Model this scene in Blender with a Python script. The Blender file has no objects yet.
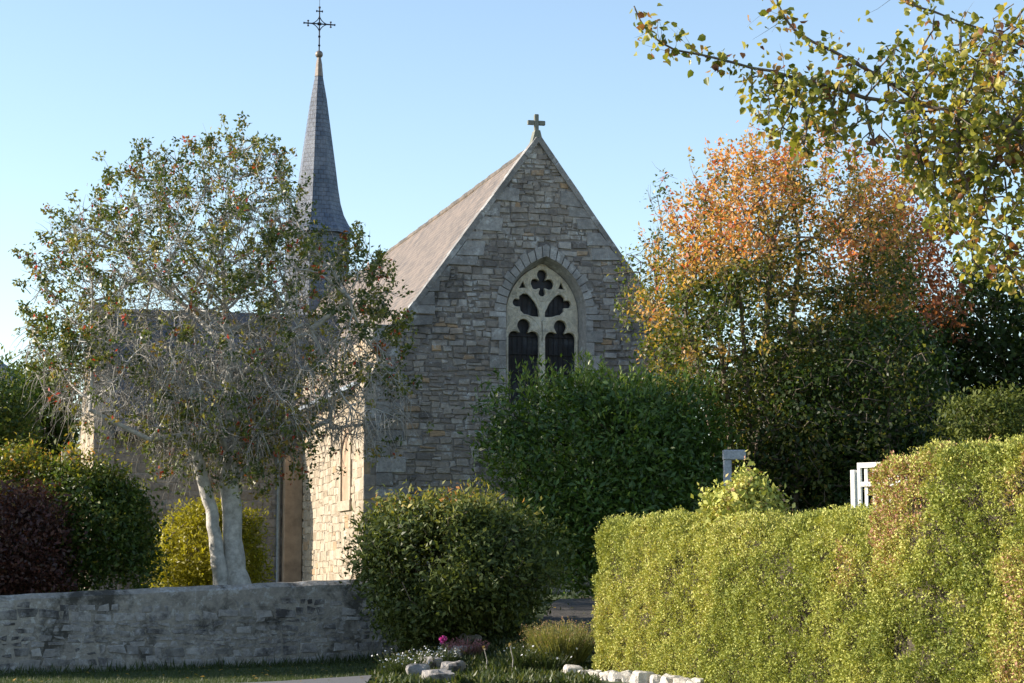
import bpy, math, random
import numpy as np
from mathutils import Vector, Matrix
R = math.radians
rng = np.random.default_rng(11); random.seed(11)
S = bpy.context.scene; COL = S.collection

# ------------------------------------------------------------------ camera, sky, sun, exposure
F = 2000.0; EYE = 1.6; PITCH = math.atan((567-341.5)/F)
cam = bpy.data.cameras.new('camera'); co = bpy.data.objects.new('camera', cam); COL.objects.link(co)
cam.sensor_width = 36; cam.lens = F/1024*36; cam.clip_end = 3000; cam.clip_start = .1
co.location = (0, 0, EYE); co.rotation_euler = (math.pi/2+PITCH, 0, 0); S.camera = co
SUN_EL = R(23); SUN_BACK = R(4)
sv = Vector((-math.cos(SUN_BACK)*math.cos(SUN_EL), math.sin(SUN_BACK)*math.cos(SUN_EL), math.sin(SUN_EL)))
w = bpy.data.worlds.new('World'); S.world = w; w.use_nodes = True
nt = w.node_tree; sky = nt.nodes.new('ShaderNodeTexSky'); sky.sky_type = 'NISHITA'; sky.sun_disc = False
sky.sun_elevation = SUN_EL; sky.sun_rotation = math.atan2(sv.x, sv.y)
sky.air_density = 1.0; sky.dust_density = .35; sky.ozone_density = .85
nt.links.new(sky.outputs[0], nt.nodes['Background'].inputs[0]); nt.nodes['Background'].inputs[1].default_value = .130
sl = bpy.data.lights.new('sun', 'SUN'); sl.energy = 5.0; sl.angle = R(.55); sl.color = (1, .89, .75)
so = bpy.data.objects.new('sun', sl); COL.objects.link(so); so.rotation_euler = sv.to_track_quat('Z', 'Y').to_euler()
S.view_settings.view_transform = 'Standard'; S.view_settings.look = 'None'
S.view_settings.exposure = .95; S.view_settings.gamma = 1; S.view_settings.use_curve_mapping = False
S.cycles.max_bounces = 6; S.cycles.transparent_max_bounces = 4

# ------------------------------------------------------------------ helpers
def at(u, v, Y):
    a = (u-512)/F; b = (341.5-v)/F
    y = math.cos(PITCH)-b*math.sin(PITCH); z = math.sin(PITCH)+b*math.cos(PITCH)
    k = Y/y
    return np.array((a*k, Y, EYE+z*k))
def nrm(a):
    return a/np.maximum(np.linalg.norm(a, axis=-1, keepdims=True), 1e-9)
def tag(o, label=None, cat=None, group=None, kind=None):
    if label: o['label'] = label
    if cat: o['category'] = cat
    if group: o['group'] = group
    if kind: o['kind'] = kind
    return o
def empty(name, loc, label, cat, rz=0, group=None):
    o = bpy.data.objects.new(name, None); COL.objects.link(o); o.location = loc; o.rotation_euler = (0, 0, rz)
    return tag(o, label, cat, group)
def resample(P, R0, k=3, jp=.008, jr=.03):
    P = np.array(P); o, r_ = [], []
    for i in range(len(P)-1):
        for q in range(k): f = q/k; o.append(P[i]*(1-f)+P[i+1]*f+(rng.normal(size=3)*jp if i+q else 0)); r_.append((R0[i]*(1-f)+R0[i+1]*f)*(1+jr*rng.normal()))
    o.append(P[-1]); r_.append(R0[-1]); return o, r_
def link(name, me, mat, parent=None, world=True, smooth=False):
    o = bpy.data.objects.new(name, me); COL.objects.link(o)
    if mat: me.materials.append(mat)
    if smooth: me.polygons.foreach_set('use_smooth', np.ones(len(me.polygons), bool))
    if parent is not None:
        o.parent = parent
        if world:
            p = parent
            M = Matrix.Identity(4)
            while p is not None:
                M = Matrix.LocRotScale(p.location, p.rotation_euler, None) @ M if p.type == 'EMPTY' else M
                p = p.parent
            me.transform(M.inverted())
    return o
def mesh(name, V, Fc, mat, parent=None, world=True, hue=None, smooth=False, uv=None):
    me = bpy.data.meshes.new(name)
    V = np.asarray(V, np.float32)
    if isinstance(Fc, np.ndarray):
        n, k = Fc.shape
        me.vertices.add(len(V)); me.vertices.foreach_set('co', V.ravel())
        me.loops.add(n*k); me.loops.foreach_set('vertex_index', Fc.astype(np.int32).ravel())
        me.polygons.add(n); me.polygons.foreach_set('loop_start', np.arange(0, n*k, k, dtype=np.int32))
        me.update(calc_edges=True)
    else:
        me.from_pydata([tuple(map(float, p)) for p in V], [], [tuple(map(int, f)) for f in Fc]); me.update()
    if hue is not None:
        a = me.attributes.new('hue', 'FLOAT', 'FACE'); a.data.foreach_set('value', np.asarray(hue, np.float32))
    if uv is not None:
        l = me.uv_layers.new(name='UVMap'); l.data.foreach_set('uv', np.asarray(uv, np.float32).ravel())
    return link(name, me, mat, parent, world, smooth)
_L = np.random.default_rng(5).random((32, 32, 32))
def vnoise(P, f=1.0, seed=0):
    q = np.asarray(P)*f+seed*7.31; i = np.floor(q).astype(int); t = q-i; t = t*t*(3-2*t)
    r = 0
    for dx in (0, 1):
        for dy in (0, 1):
            for dz in (0, 1):
                wt = (t[..., 0] if dx else 1-t[..., 0])*(t[..., 1] if dy else 1-t[..., 1])*(t[..., 2] if dz else 1-t[..., 2])
                r = r+wt*_L[(i[..., 0]+dx) % 32, (i[..., 1]+dy) % 32, (i[..., 2]+dz) % 32]
    return r
def fbm(P, f=1.0, seed=0):
    return .55*vnoise(P, f, seed)+.3*vnoise(P, f*2.1, seed+3)+.15*vnoise(P, f*4.3, seed+9)

# ------------------------------------------------------------------ materials
def nmat(name):
    m = bpy.data.materials.new(name); m.use_nodes = True; t = m.node_tree
    return m, t, t.nodes['Principled BSDF']
def ramp(t, stops, interp='LINEAR'):
    r = t.nodes.new('ShaderNodeValToRGB'); e = r.color_ramp.elements; r.color_ramp.interpolation = interp
    while len(e) < len(stops): e.new(.5)
    for x, (p, c) in zip(e, stops): x.position = p; x.color = (*c, 1)
    return r
def noise(t, scale, detail=4, rough=.6, coord='Object', vec=None):
    n = t.nodes.new('ShaderNodeTexNoise'); n.inputs['Scale'].default_value = scale
    n.inputs['Detail'].default_value = detail; n.inputs['Roughness'].default_value = rough
    if vec is None:
        c = t.nodes.new('ShaderNodeTexCoord'); t.links.new(c.outputs[coord], n.inputs['Vector'])
    else: t.links.new(vec, n.inputs['Vector'])
    return n
def mixc(t, fac, a, b, mode='MIX'):
    m = t.nodes.new('ShaderNodeMix'); m.data_type = 'RGBA'; m.blend_type = mode
    for s, v in ((0, fac), (6, a), (7, b)):
        if hasattr(v, 'links') or isinstance(v, bpy.types.NodeSocket): t.links.new(v, m.inputs[s])
        elif isinstance(v, (int, float)): m.inputs[s].default_value = v
        else: m.inputs[s].default_value = (*v, 1)
    return m.outputs[2]
def bump(t, b, h, strength, dist=.02):
    n = t.nodes.new('ShaderNodeBump'); n.inputs['Strength'].default_value = strength; n.inputs['Distance'].default_value = dist
    t.links.new(h, n.inputs['Height']); t.links.new(n.outputs[0], b.inputs['Normal'])
def leafmat(name, stops, trans=.35, rough=.42, spec=.4, gain=1.25):
    m, t, b = nmat(name)
    a = t.nodes.new('ShaderNodeAttribute'); a.attribute_name = 'hue'
    r = ramp(t, stops); t.links.new(a.outputs['Fac'], r.inputs[0])
    t.links.new(r.outputs[0], b.inputs['Base Color']); b.inputs['Roughness'].default_value = rough
    b.inputs['Specular IOR Level'].default_value = spec
    tr = t.nodes.new('ShaderNodeBsdfTranslucent')
    g = mixc(t, 1.0, r.outputs[0], (gain*1.15, gain*1.1, gain*.55), 'MULTIPLY'); t.links.new(g, tr.inputs[0])
    mx = t.nodes.new('ShaderNodeMixShader'); mx.inputs[0].default_value = trans
    t.links.new(b.outputs[0], mx.inputs[1]); t.links.new(tr.outputs[0], mx.inputs[2])
    t.links.new(mx.outputs[0], t.nodes['Material Output'].inputs[0])
    return m
def barkmat(name, c1, c2, scale=6):
    m, t, b = nmat(name); n = noise(t, scale, 6, .7); r = ramp(t, [(.3, c1), (.7, c2)])
    t.links.new(n.outputs[0], r.inputs[0]); t.links.new(r.outputs[0], b.inputs['Base Color']); b.inputs['Roughness'].default_value = .85
    n2 = noise(t, scale*5, 4, .6); bump(t, b, n2.outputs[0], .6, .02)
    return m
def stonemat(name, stops, lich=(.42, .43, .42), lamt=.55, dark=(.05, .05, .05), bs=.7, dscale=.6, damt=.75, lscale=2.2, lpos=.54):
    m, t, b = nmat(name)
    a = t.nodes.new('ShaderNodeAttribute'); a.attribute_name = 'hue'
    r = ramp(t, stops); t.links.new(a.outputs['Fac'], r.inputs[0])
    n1 = noise(t, 9, 8, .75); c1 = ramp(t, [(.3, (.62, .62, .64)), (.7, (1.25, 1.22, 1.18))]); t.links.new(n1.outputs[0], c1.inputs[0])
    x = mixc(t, 1, r.outputs[0], c1.outputs[0], 'MULTIPLY')
    n2 = noise(t, lscale, 10, .78); c2 = ramp(t, [(lpos, (0, 0, 0)), (lpos+.08, (lamt,)*3)]); t.links.new(n2.outputs[0], c2.inputs[0])
    x = mixc(t, c2.outputs[0], x, lich)
    n3 = noise(t, dscale, 9, .72); c3 = ramp(t, [(.50, (0, 0, 0)), (.62, (damt,)*3)]); t.links.new(n3.outputs[0], c3.inputs[0])
    x = mixc(t, c3.outputs[0], x, dark)
    t.links.new(x, b.inputs['Base Color']); b.inputs['Roughness'].default_value = .93; b.inputs['Specular IOR Level'].default_value = .2
    n4 = noise(t, 22, 8, .7); bump(t, b, n4.outputs[0], bs, .03)
    return m
def slatemat(name, c1, c2, mort, lich, lamt, sx=.24, sy=.16):
    m, t, b = nmat(name); uv = t.nodes.new('ShaderNodeTexCoord')
    br = t.nodes.new('ShaderNodeTexBrick'); t.links.new(uv.outputs['UV'], br.inputs['Vector'])
    br.inputs['Scale'].default_value = 1; br.inputs['Brick Width'].default_value = sx; br.inputs['Row Height'].default_value = sy
    br.inputs['Mortar Size'].default_value = .012; br.inputs['Bias'].default_value = 0
    br.inputs['Color1'].default_value = (*c1, 1); br.inputs['Color2'].default_value = (*c2, 1); br.inputs['Mortar'].default_value = (*mort, 1)
    n = noise(t, 1.3, 9, .75); c = ramp(t, [(.42, (0, 0, 0)), (.62, (lamt,)*3)]); t.links.new(n.outputs[0], c.inputs[0])
    x = mixc(t, c.outputs[0], br.outputs[0], lich)
    n5 = noise(t, 14, 5, .7); c5 = ramp(t, [(.3, (.7,)*3), (.7, (1.25,)*3)]); t.links.new(n5.outputs[0], c5.inputs[0])
    x = mixc(t, 1, x, c5.outputs[0], 'MULTIPLY')
    t.links.new(x, b.inputs['Base Color']); b.inputs['Roughness'].default_value = .6
    inv = t.nodes.new('ShaderNodeMath'); inv.operation = 'SUBTRACT'; inv.inputs[0].default_value = 1; t.links.new(br.outputs['Fac'], inv.inputs[1])
    ad = t.nodes.new('ShaderNodeMath'); ad.operation = 'ADD'; t.links.new(inv.outputs[0], ad.inputs[0]); t.links.new(n5.outputs[0], ad.inputs[1])
    bump(t, b, ad.outputs[0], .8, .02)
    return m
def plain(name, c, rough=.7, metal=0, var=.25, scale=12):
    m, t, b = nmat(name); n = noise(t, scale, 6, .65)
    r = ramp(t, [(.3, tuple(x*(1-var) for x in c)), (.7, tuple(min(1, x*(1+var)) for x in c))]); t.links.new(n.outputs[0], r.inputs[0])
    t.links.new(r.outputs[0], b.inputs['Base Color']); b.inputs['Roughness'].default_value = rough; b.inputs['Metallic'].default_value = metal
    return m
M = {}
M['gable'] = stonemat('granite_rubble', [(0, (.18, .165, .155)), (.25, (.25, .225, .205)), (.5, (.31, .28, .25)), (.7, (.36, .335, .305)), (.88, (.45, .43, .41)), (1, (.40, .29, .19))], (.52, .53, .53), .75, (.07, .07, .073), damt=.6)
M['side'] = stonemat('pale_warm_rubble', [(0, (.28, .23, .165)), (.5, (.40, .34, .26)), (.9, (.48, .42, .33)), (1, (.38, .27, .17))], (.50, .47, .40), .4, (.3, .25, .19), damt=.3)  # paler, warmer stone used on the left-facing walls
M['quoin'] = stonemat('dressed_granite', [(0, (.22, .215, .21)), (1, (.36, .355, .35))], (.55, .56, .56), .75, (.10, .098, .098), damt=.6)
M['surround'] = stonemat('pale_window_dressings', [(0, (.29, .285, .275)), (1, (.42, .41, .40))], (.62, .62, .61), .75, (.14, .14, .14), damt=.5, dscale=2.5)
M['mortar'] = stonemat('old_mortar', [(0, (.25, .235, .22)), (1, (.25, .235, .22))], (.2, .19, .18), .4)
M['mortar_pale'] = stonemat('pale_mortar', [(0, (.36, .31, .245)), (1, (.36, .31, .245))], (.5, .47, .42), .4)
M['tracery'] = stonemat('limestone_tracery', [(0, (.66, .61, .50)), (1, (.66, .61, .50))], (.72, .70, .64), .5, (.22, .21, .18), damt=.45, dscale=3.5)
M['wall'] = stonemat('roadside_wall_stone', [(0, (.24, .23, .215)), (.5, (.34, .325, .31)), (1, (.44, .42, .40))], (.5, .5, .51), .7, (.035, .033, .035), 1.0, 1.6, .85, 5.0, .56)
M['wallmortar'] = stonemat('roadside_wall_render', [(0, (.34, .315, .275)), (1, (.34, .315, .275))], (.52, .51, .49), .8, (.05, .047, .04), 1.0, 1.4, .92, 6.0, .53)
M['transept'] = stonemat('transept_stone', [(0, (.17, .15, .125)), (.6, (.25, .22, .19)), (1, (.31, .28, .25))], (.36, .34, .32), .4)
M['render'] = plain('warm_toned_render', (.34, .24, .16), .95, 0, .3, 3)  # pilaster brown holds the warm light bounced off the sunlit wall
M['roof'] = slatemat('sun_toned_lichened_slate', (.10, .08, .065), (.205, .16, .125), (.045, .037, .03), (.25, .19, .145), .6)  # warm sunlit tone put into the slate colour, lichen mixed in
M['slate'] = slatemat('shade_toned_slate', (.045, .055, .075), (.075, .085, .11), (.03, .035, .045), (.12, .13, .13), .4)  # same slate, with its shade put into a darker blue
M['spire'] = slatemat('spire_slate', (.05, .075, .12), (.09, .115, .17), (.03, .035, .05), (.21, .23, .27), .45, .2, .17)
M['iron'] = plain('wrought_iron', (.03, .03, .035), .6, .6)
M['ball'] = plain('weathered_copper_ball', (.18, .15, .13), .5, .3)
M['zinc'] = plain('zinc_pipe', (.35, .4, .46), .45, .4)
M['white'] = plain('white_paint', (.78, .76, .70), .6, 0, .1, 20)
M['greywood'] = plain('weathered_grey_granite', (.30, .32, .35), .9, 0, .35, 30)
M['stonecross'] = plain('mossy_granite_cross', (.17, .18, .15), .95, 0, .35, 12)
m, t, b = nmat('leaded_glass'); b.inputs['Roughness'].default_value = .35; b.inputs['Specular IOR Level'].default_value = .3
n = noise(t, 3.5, 3, .5); r = ramp(t, [(.35, (.008, .010, .014)), (.55, (.018, .024, .034)), (.68, (.05, .06, .075))]); t.links.new(n.outputs[0], r.inputs[0]); t.links.new(r.outputs[0], b.inputs['Base Color'])
bump(t, b, noise(t, 18, 2, .5).outputs[0], .5, .01); M['glass'] = m
M['grey_bark'] = barkmat('pale_grey_bark', (.22, .21, .185), (.60, .57, .52), 7)
M['twig'] = barkmat('grey_twig_bark', (.17, .155, .135), (.42, .40, .36), 3)
M['brown_bark'] = barkmat('brown_bark', (.09, .07, .05), (.2, .16, .12))
M['branch_bark'] = barkmat('lime_bark', (.07, .055, .045), (.22, .18, .14), 10)
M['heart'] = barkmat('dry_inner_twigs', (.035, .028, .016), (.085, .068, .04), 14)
M['holly'] = leafmat('holly_leaves', [(0, (.025, .045, .014)), (.5, (.085, .12, .026)), (.74, (.22, .22, .045)), (.86, (.24, .15, .04)), (.93, (.36, .07, .03)), (1, (.45, .05, .04))], .3, .42, .45)
M['laurel'] = leafmat('laurel_leaves', [(0, (.022, .05, .012)), (.6, (.065, .125, .02)), (.9, (.14, .22, .03)), (1, (.24, .30, .06))], .28, .42, .45)
M['viburnum'] = leafmat('viburnum_leaves', [(0, (.035, .055, .016)), (.5, (.095, .125, .032)), (.75, (.19, .20, .05)), (.93, (.32, .27, .05)), (1, (.42, .19, .06))], .3, .5, .3)
M['gold'] = leafmat('golden_leaves', [(0, (.10, .11, .012)), (.5, (.23, .22, .02)), (1, (.42, .38, .03))], .4, .4)
M['darkred'] = leafmat('dark_red_leaves', [(0, (.03, .018, .018)), (.5, (.07, .03, .025)), (.8, (.14, .05, .035)), (1, (.2, .17, .04))], .3, .4)
M['dogwood'] = leafmat('turning_leaves', [(0, (.03, .06, .014)), (.45, (.075, .12, .022)), (.7, (.19, .19, .03)), (.88, (.42, .32, .04)), (1, (.5, .17, .05))], .4, .42)
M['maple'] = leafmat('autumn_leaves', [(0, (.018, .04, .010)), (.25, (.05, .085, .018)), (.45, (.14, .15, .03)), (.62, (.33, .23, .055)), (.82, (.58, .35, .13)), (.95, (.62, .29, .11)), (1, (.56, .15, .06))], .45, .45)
M['copper'] = leafmat('copper_red_leaves', [(0, (.06, .028, .015)), (.5, (.19, .07, .035)), (1, (.38, .14, .06))], .45, .45)
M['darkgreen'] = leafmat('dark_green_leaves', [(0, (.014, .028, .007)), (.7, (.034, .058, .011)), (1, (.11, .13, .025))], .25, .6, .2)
M['lime'] = leafmat('lime_tree_leaves', [(0, (.035, .06, .012)), (.35, (.10, .13, .022)), (.6, (.26, .26, .045)), (.78, (.46, .40, .09)), (.88, (.42, .26, .09)), (.95, (.26, .11, .055)), (1, (.14, .06, .04))], .4, .4)
M['hedge'] = leafmat('clipped_hedge_leaves', [(0, (.035, .06, .012)), (.3, (.16, .20, .04)), (.6, (.39, .41, .09)), (.82, (.60, .56, .18)), (.92, (.36, .24, .12)), (1, (.46, .24, .17))], .16, .6, .25)
M['grass'] = leafmat('grass_blades', [(0, (.025, .045, .012)), (.55, (.06, .085, .022)), (.8, (.13, .13, .05)), (1, (.22, .19, .09))], .3, .5)
M['heather'] = leafmat('heather_stems', [(0, (.14, .17, .04)), (.5, (.22, .22, .07)), (.75, (.32, .24, .13)), (1, (.45, .22, .20))], .35, .6)
M['petal_white'] = plain('white_petals', (.7, .7, .72), .6, 0, .08)
M['petal_pink'] = plain('pink_petals', (.62, .10, .38), .5, 0, .2)
M['sedum'] = leafmat('sedum_heads', [(0, (.12, .14, .05)), (.6, (.32, .12, .16)), (1, (.45, .2, .25))], .2, .6)
m, t, b = nmat('churchyard_ground'); n = noise(t, 1.6, 9, .7); r = ramp(t, [(.3, (.035, .05, .018)), (.55, (.05, .075, .02)), (.75, (.10, .085, .05))])
t.links.new(n.outputs[0], r.inputs[0]); t.links.new(r.outputs[0], b.inputs['Base Color']); b.inputs['Roughness'].default_value = .95
bump(t, b, noise(t, 20, 6).outputs[0], .8, .04); M['ground'] = m
m, t, b = nmat('gravel_path'); n = noise(t, 7, 9, .85); r = ramp(t, [(.35, (.03, .028, .022)), (.6, (.09, .08, .07)), (.75, (.2, .18, .16))])
t.links.new(n.outputs[0], r.inputs[0]); t.links.new(r.outputs[0], b.inputs['Base Color']); b.inputs['Roughness'].default_value = .95
bump(t, b, n.outputs[0], 1, .03); M['path'] = m
M['asphalt'] = plain('asphalt', (.11, .11, .115), .9, 0, .3, 60)
M['soil'] = plain('flowerbed_soil', (.06, .05, .035), .95, 0, .4, 9)

# ------------------------------------------------------------------ leaves, branches, crowns
def leaf_geo(P, A, N, size, width=.5, fold=.25, shape=4, droop=.1):
    """P base points, A axis, N preferred normals; returns verts, quads, leaves->faces factor"""
    A = nrm(A); s = nrm(np.cross(A, N)); n = np.cross(s, A); L = size[:, None]; W = L*width*.5
    if shape == 4:
        V = np.stack([P, P+A*L*.45+s*W+n*W*fold, P+A*L-n*L*droop, P+A*L*.45-s*W+n*W*fold], 1)
        Q = np.arange(len(P)*4).reshape(-1, 4); k = 1
    else:
        V = np.stack([P, P+A*L*.22+s*W*.9+n*W*fold, P+A*L*.6+s*W*.85+n*W*fold, P+A*L-n*L*droop,
                      P+A*L*.6-s*W*.85+n*W*fold, P+A*L*.22-s*W*.9+n*W*fold], 1)
        b_ = np.arange(len(P))[:, None]*6
        Q = np.stack([b_+np.array([[0, 1, 2, 3]]), b_+np.array([[0, 3, 4, 5]])], 1).reshape(-1, 4); k = 2
    return V.reshape(-1, 3), Q, k
def rand_unit(n):
    return nrm(rng.normal(size=(n, 3)))
def foliage(name, P, mat, parent, size, hue, out=None, width=.55, shape=4, up=.2, jit=.8, fold=.25):
    n = len(P); N = rand_unit(n)*jit
    N = N+(out if out is not None else 0)+np.array([0, 0, .35]); N = nrm(N)
    A = rand_unit(n)+np.array([0, 0, up])+(0 if out is None else out*.5)
    V, Q, k = leaf_geo(P, A, N, size*rng.uniform(.65, 1.25, n), width, fold, shape)
    return mesh(name, V, Q, mat, parent, hue=np.repeat(np.clip(hue, 0, 1), k))
def tube_geo(P0, P1, R0, R1, D0, D1, k):
    ref = nrm(np.array([.31, .87, .12]))
    def ring(P, D, r):
        a = nrm(np.cross(D, ref)); b_ = np.cross(D, a); th = np.arange(k)*2*math.pi/k
        return P[:, None]+r[:, None, None]*(a[:, None]*np.cos(th)[None, :, None]+b_[:, None]*np.sin(th)[None, :, None])
    V = np.concatenate([ring(P0, D0, R0), ring(P1, D1, R1)], 1).reshape(-1, 3)
    i = np.arange(k); j = (i+1) % k; f = np.stack([i, j, j+k, i+k], 1)
    Q = (np.arange(len(P0))[:, None, None]*2*k+f[None]).reshape(-1, 4)
    return V, Q
def skeleton_geo(N, par, rad, sides=((.05, 10), (.018, 6), (0, 4))):
    i = np.arange(len(N)); has = par >= 0; D = np.zeros_like(N); D[has] = nrm(N[has]-N[par[has]])
    root = ~has
    for r_ in np.where(root)[0]:
        ch = np.where(par == r_)[0]
        D[r_] = D[ch[0]] if len(ch) else (0, 0, 1)
    e = i[has]; p = par[e]; r1 = rad[e]; r0 = np.minimum(rad[p], r1*1.35+.001)
    cont = rad[p] < r1*1.6
    D0 = np.where(cont[:, None], nrm(D[p]+D[e]), D[e]); D1 = D[e]
    # blend end frames with their thickest child so joints meet
    best = {}
    for q in e[np.argsort(rad[e])]: best[par[q]] = q
    for n_, q in best.items():
        if n_ in (): continue
    Dn = D.copy()
    for n_, q in best.items():
        if rad[n_] < rad[q]*1.6: Dn[n_] = D[n_]+D[q]
    Dn = nrm(Dn); D0 = np.where(cont[:, None], Dn[p], D[e]); D1 = Dn[e]
    Vs, Qs, o = [], [], 0; hi = 1e9
    for lo, k in sides:
        s = (r1 >= lo) & (r1 < hi); hi = lo
        if s.any():
            V, Q = tube_geo(N[p[s]], N[e[s]], r0[s], r1[s], D0[s], D1[s], k); Vs.append(V); Qs.append(Q+o); o += len(V)
    return np.concatenate(Vs), np.concatenate(Qs)
def colonize(nodes, par, A, step, di, dk, maxit=120, wob=.25, grav=0.0):
    N = list(map(np.array, nodes)); pr = list(par); A = A.copy()
    Na = np.array(N)
    d = np.linalg.norm(A[:, None]-Na[None], axis=2); near = d.argmin(1); dist = d.min(1)
    for it in range(maxit):
        if len(A) == 0 or len(N) > 16000: break
        act = dist < di
        if not act.any(): break
        acc = np.zeros((len(N), 3)); np.add.at(acc, near[act], nrm(A[act]-Na[near[act]]))
        src = np.unique(near[act]); d_ = nrm(acc[src]+rng.normal(size=(len(src), 3))*wob); d_[:, 2] += grav; d_ = nrm(d_)
        new = Na[src]+d_*step
        i0 = len(N); N += list(new); pr += list(src); Na = np.array(N)
        dn = np.linalg.norm(A[:, None]-new[None], axis=2); m_ = dn.min(1); a_ = dn.argmin(1)
        up = m_ < dist-1e-6; dist[up] = m_[up]; near[up] = a_[up]+i0
        keep = dist > dk; A = A[keep]; dist = dist[keep]; near = near[keep]
    return Na, np.array(pr)
def pipe(par, r0, n=2.4, fixed=None):
    acc = np.zeros(len(par)); rad = np.zeros(len(par))
    for i in range(len(par)-1, -1, -1):
        r_ = max(acc[i], r0**n); rad[i] = r_**(1/n)
        if par[i] >= 0: acc[par[i]] += r_
    return rad
def twigs(B, D, length, r, droop=.3, seg=3, spread=.9):
    n = len(B); d = nrm(nrm(D)*.5+rand_unit(n)*spread); L = length*rng.uniform(.4, 1.3, n)[:, None]/seg
    P = B; out = []; rr = np.full(n, r)*rng.uniform(.8, 1.3, n)
    for s in range(seg):
        d2 = nrm(d+rand_unit(n)*.3+np.array([0, 0, -droop])); Q = P+d2*L
        out.append((P, Q, rr*(1-s/(seg+1)), rr*(1-(s+1)/(seg+1)), d, d2)); P = Q; d = d2
    cat = [np.concatenate([o[i] for o in out]) for i in range(6)]
    V, Qf = tube_geo(*cat, 3)
    return V, Qf, P
class Crown:
    """outline (real metres at distance Y) turned into a body with real depth"""
    def __init__(s, uv, cuv, Y, depth, n=96):
        s.c = at(*cuv, Y); s.depth = depth; s.rough = True
        pts = np.array([at(u, v, Y) for u, v in uv])-s.c
        th = np.linspace(-math.pi, math.pi, n, endpoint=False); s.R = np.zeros(n)
        E = np.roll(pts, -1, 0)
        for i, a in enumerate(th):
            d = np.array((math.cos(a), math.sin(a))); best = 0
            for p, q in zip(pts, E):
                p2 = p[[0, 2]]; e = q[[0, 2]]-p2; den = d[0]*e[1]-d[1]*e[0]
                if abs(den) < 1e-9: continue
                tt = (p2[0]*e[1]-p2[1]*e[0])/den; ss = (p2[0]*d[1]-p2[1]*d[0])/den
                if tt > 0 and -1e-6 <= ss <= 1+1e-6: best = max(best, tt)
            s.R[i] = best
        s.th = th; s.n = n
    def pt(s, d, k):
        k = k*(.955+.32*(vnoise(d, 2.2, s.n+int(abs(s.c[0])*10) % 17)-.5)+.20*(vnoise(d, 6.5, 3)-.5)) if s.rough else k
        a = np.arctan2(d[:, 2], d[:, 0]); f = (a+math.pi)/(2*math.pi)*s.n; i = np.floor(f).astype(int) % s.n; t_ = f-np.floor(f)
        Rr = s.R[i]*(1-t_)+s.R[(i+1) % s.n]*t_
        return s.c+k[:, None]*d*np.stack([Rr, np.full(len(d), s.depth), Rr], 1)
    def sample(s, n, k0=0.0, pw=3):
        d = rand_unit(n); k = (k0**pw+(1-k0**pw)*rng.random(n))**(1/pw)
        return s.pt(d, k), d, k
def clumps(crown, nc, per, sig, k0=.5, pw=3, carve=.42, cf=.8, seed=1):
    P, d, k = crown.sample(nc, k0, pw)
    keep = fbm(P, cf, seed) > carve*rng.uniform(.85, 1.1, nc)
    P, d, k = P[keep], d[keep], k[keep]; n = len(P)
    c = rng.integers(0, n, nc*per); Q = P[c]+rng.normal(size=(len(c), 3))*sig
    tone = rng.normal(size=n)*.12
    return Q, d[c], k[c], tone[c]
def base_plate(P): return np.array(P)

# ------------------------------------------------------------------ ground
def sstep(a, b_, x): t_ = np.clip((x-a)/(b_-a), 0, 1); return t_*t_*(3-2*t_)
def wall_y(x): return 33.0+(x+2.3)*.5
def gz(x, y):
    x = np.asarray(x, float); y = np.asarray(y, float)
    low = .0+.1*sstep(-6, 0, x)
    left = .75*sstep(.12, .34, y-wall_y(x))+.25*sstep(36, 44, y)
    right = 1.0*sstep(27.4, 34.5, y)
    b_ = sstep(-2.0, -1.2, x)
    return low*(1-sstep(30, 37, y)*b_)+left*(1-b_)+right*b_
xs = np.concatenate([[-900, -400, -150, -60, -30, -18], np.arange(-14, 14.01, .2), [18, 30, 60, 150, 400, 900]])
ys = np.concatenate([[-80, -20, 0, 10, 18], np.arange(22, 46.01, .2), [50, 60, 90, 150, 300, 700, 1800]])
X, Yg = np.meshgrid(xs, ys); Z = gz(X, Yg)+.03*(vnoise(np.stack([X, Yg, X*0], -1), .9)-.5)
V = np.stack([X, Yg, Z], -1).reshape(-1, 3); nx = len(xs)
i, j = np.meshgrid(np.arange(nx-1), np.arange(len(ys)-1)); q = (j*nx+i).ravel()
tag(mesh('ground', V, np.stack([q, q+1, q+nx+1, q+nx], 1), M['ground'], smooth=True), kind='structure')
def onground(u, v, y0=26.5, y1=40):
    for Y in np.arange(y0, y1, .02):
        p = at(u, v, Y)
        if p[2] <= float(gz(p[0], Y)): return p
    return at(u, v, y0)
def sheet(name, outline, mat, lift=.012, step=.2):
    """a strip sheet following the ground between two edge polylines"""
    L, Rr = outline; L = np.array(L, float); Rr = np.array(Rr, float); n = 24; mseg = 10; V = []; 
    def interp(P, t_): k = t_*(len(P)-1); i = min(int(k), len(P)-2); return P[i]*(1-(k-i))+P[i+1]*(k-i)
    for a in range(n*2+1):
        for b_ in range(mseg+1):
            p = interp(L, a/(n*2))*(1-b_/mseg)+interp(Rr, a/(n*2))*b_/mseg
            V.append((p[0], p[1], float(gz(p[0], p[1]))+lift+.02))
    Fq = [(a*(mseg+1)+b_, a*(mseg+1)+b_+1, (a+1)*(mseg+1)+b_+1, (a+1)*(mseg+1)+b_) for a in range(n*2) for b_ in range(mseg)]
    return tag(mesh(name, V, Fq, mat, smooth=True), kind='structure')
sheet('path', ([(.35, 29.6), (.5, 32), (.9, 35), (1.6, 40), (2, 44)], [(1.5, 29.6), (2.0, 32), (2.6, 35), (3.2, 40), (3.6, 44)]), M['path'])
sheet('road', ([(-30, 24.0), (-9, 25), (-3.1, 27.2), (-1.95, 28.15)], [(-30, 8), (-9, 8), (-3.4, 8), (-1.2, 8)]), M['asphalt'])

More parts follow.
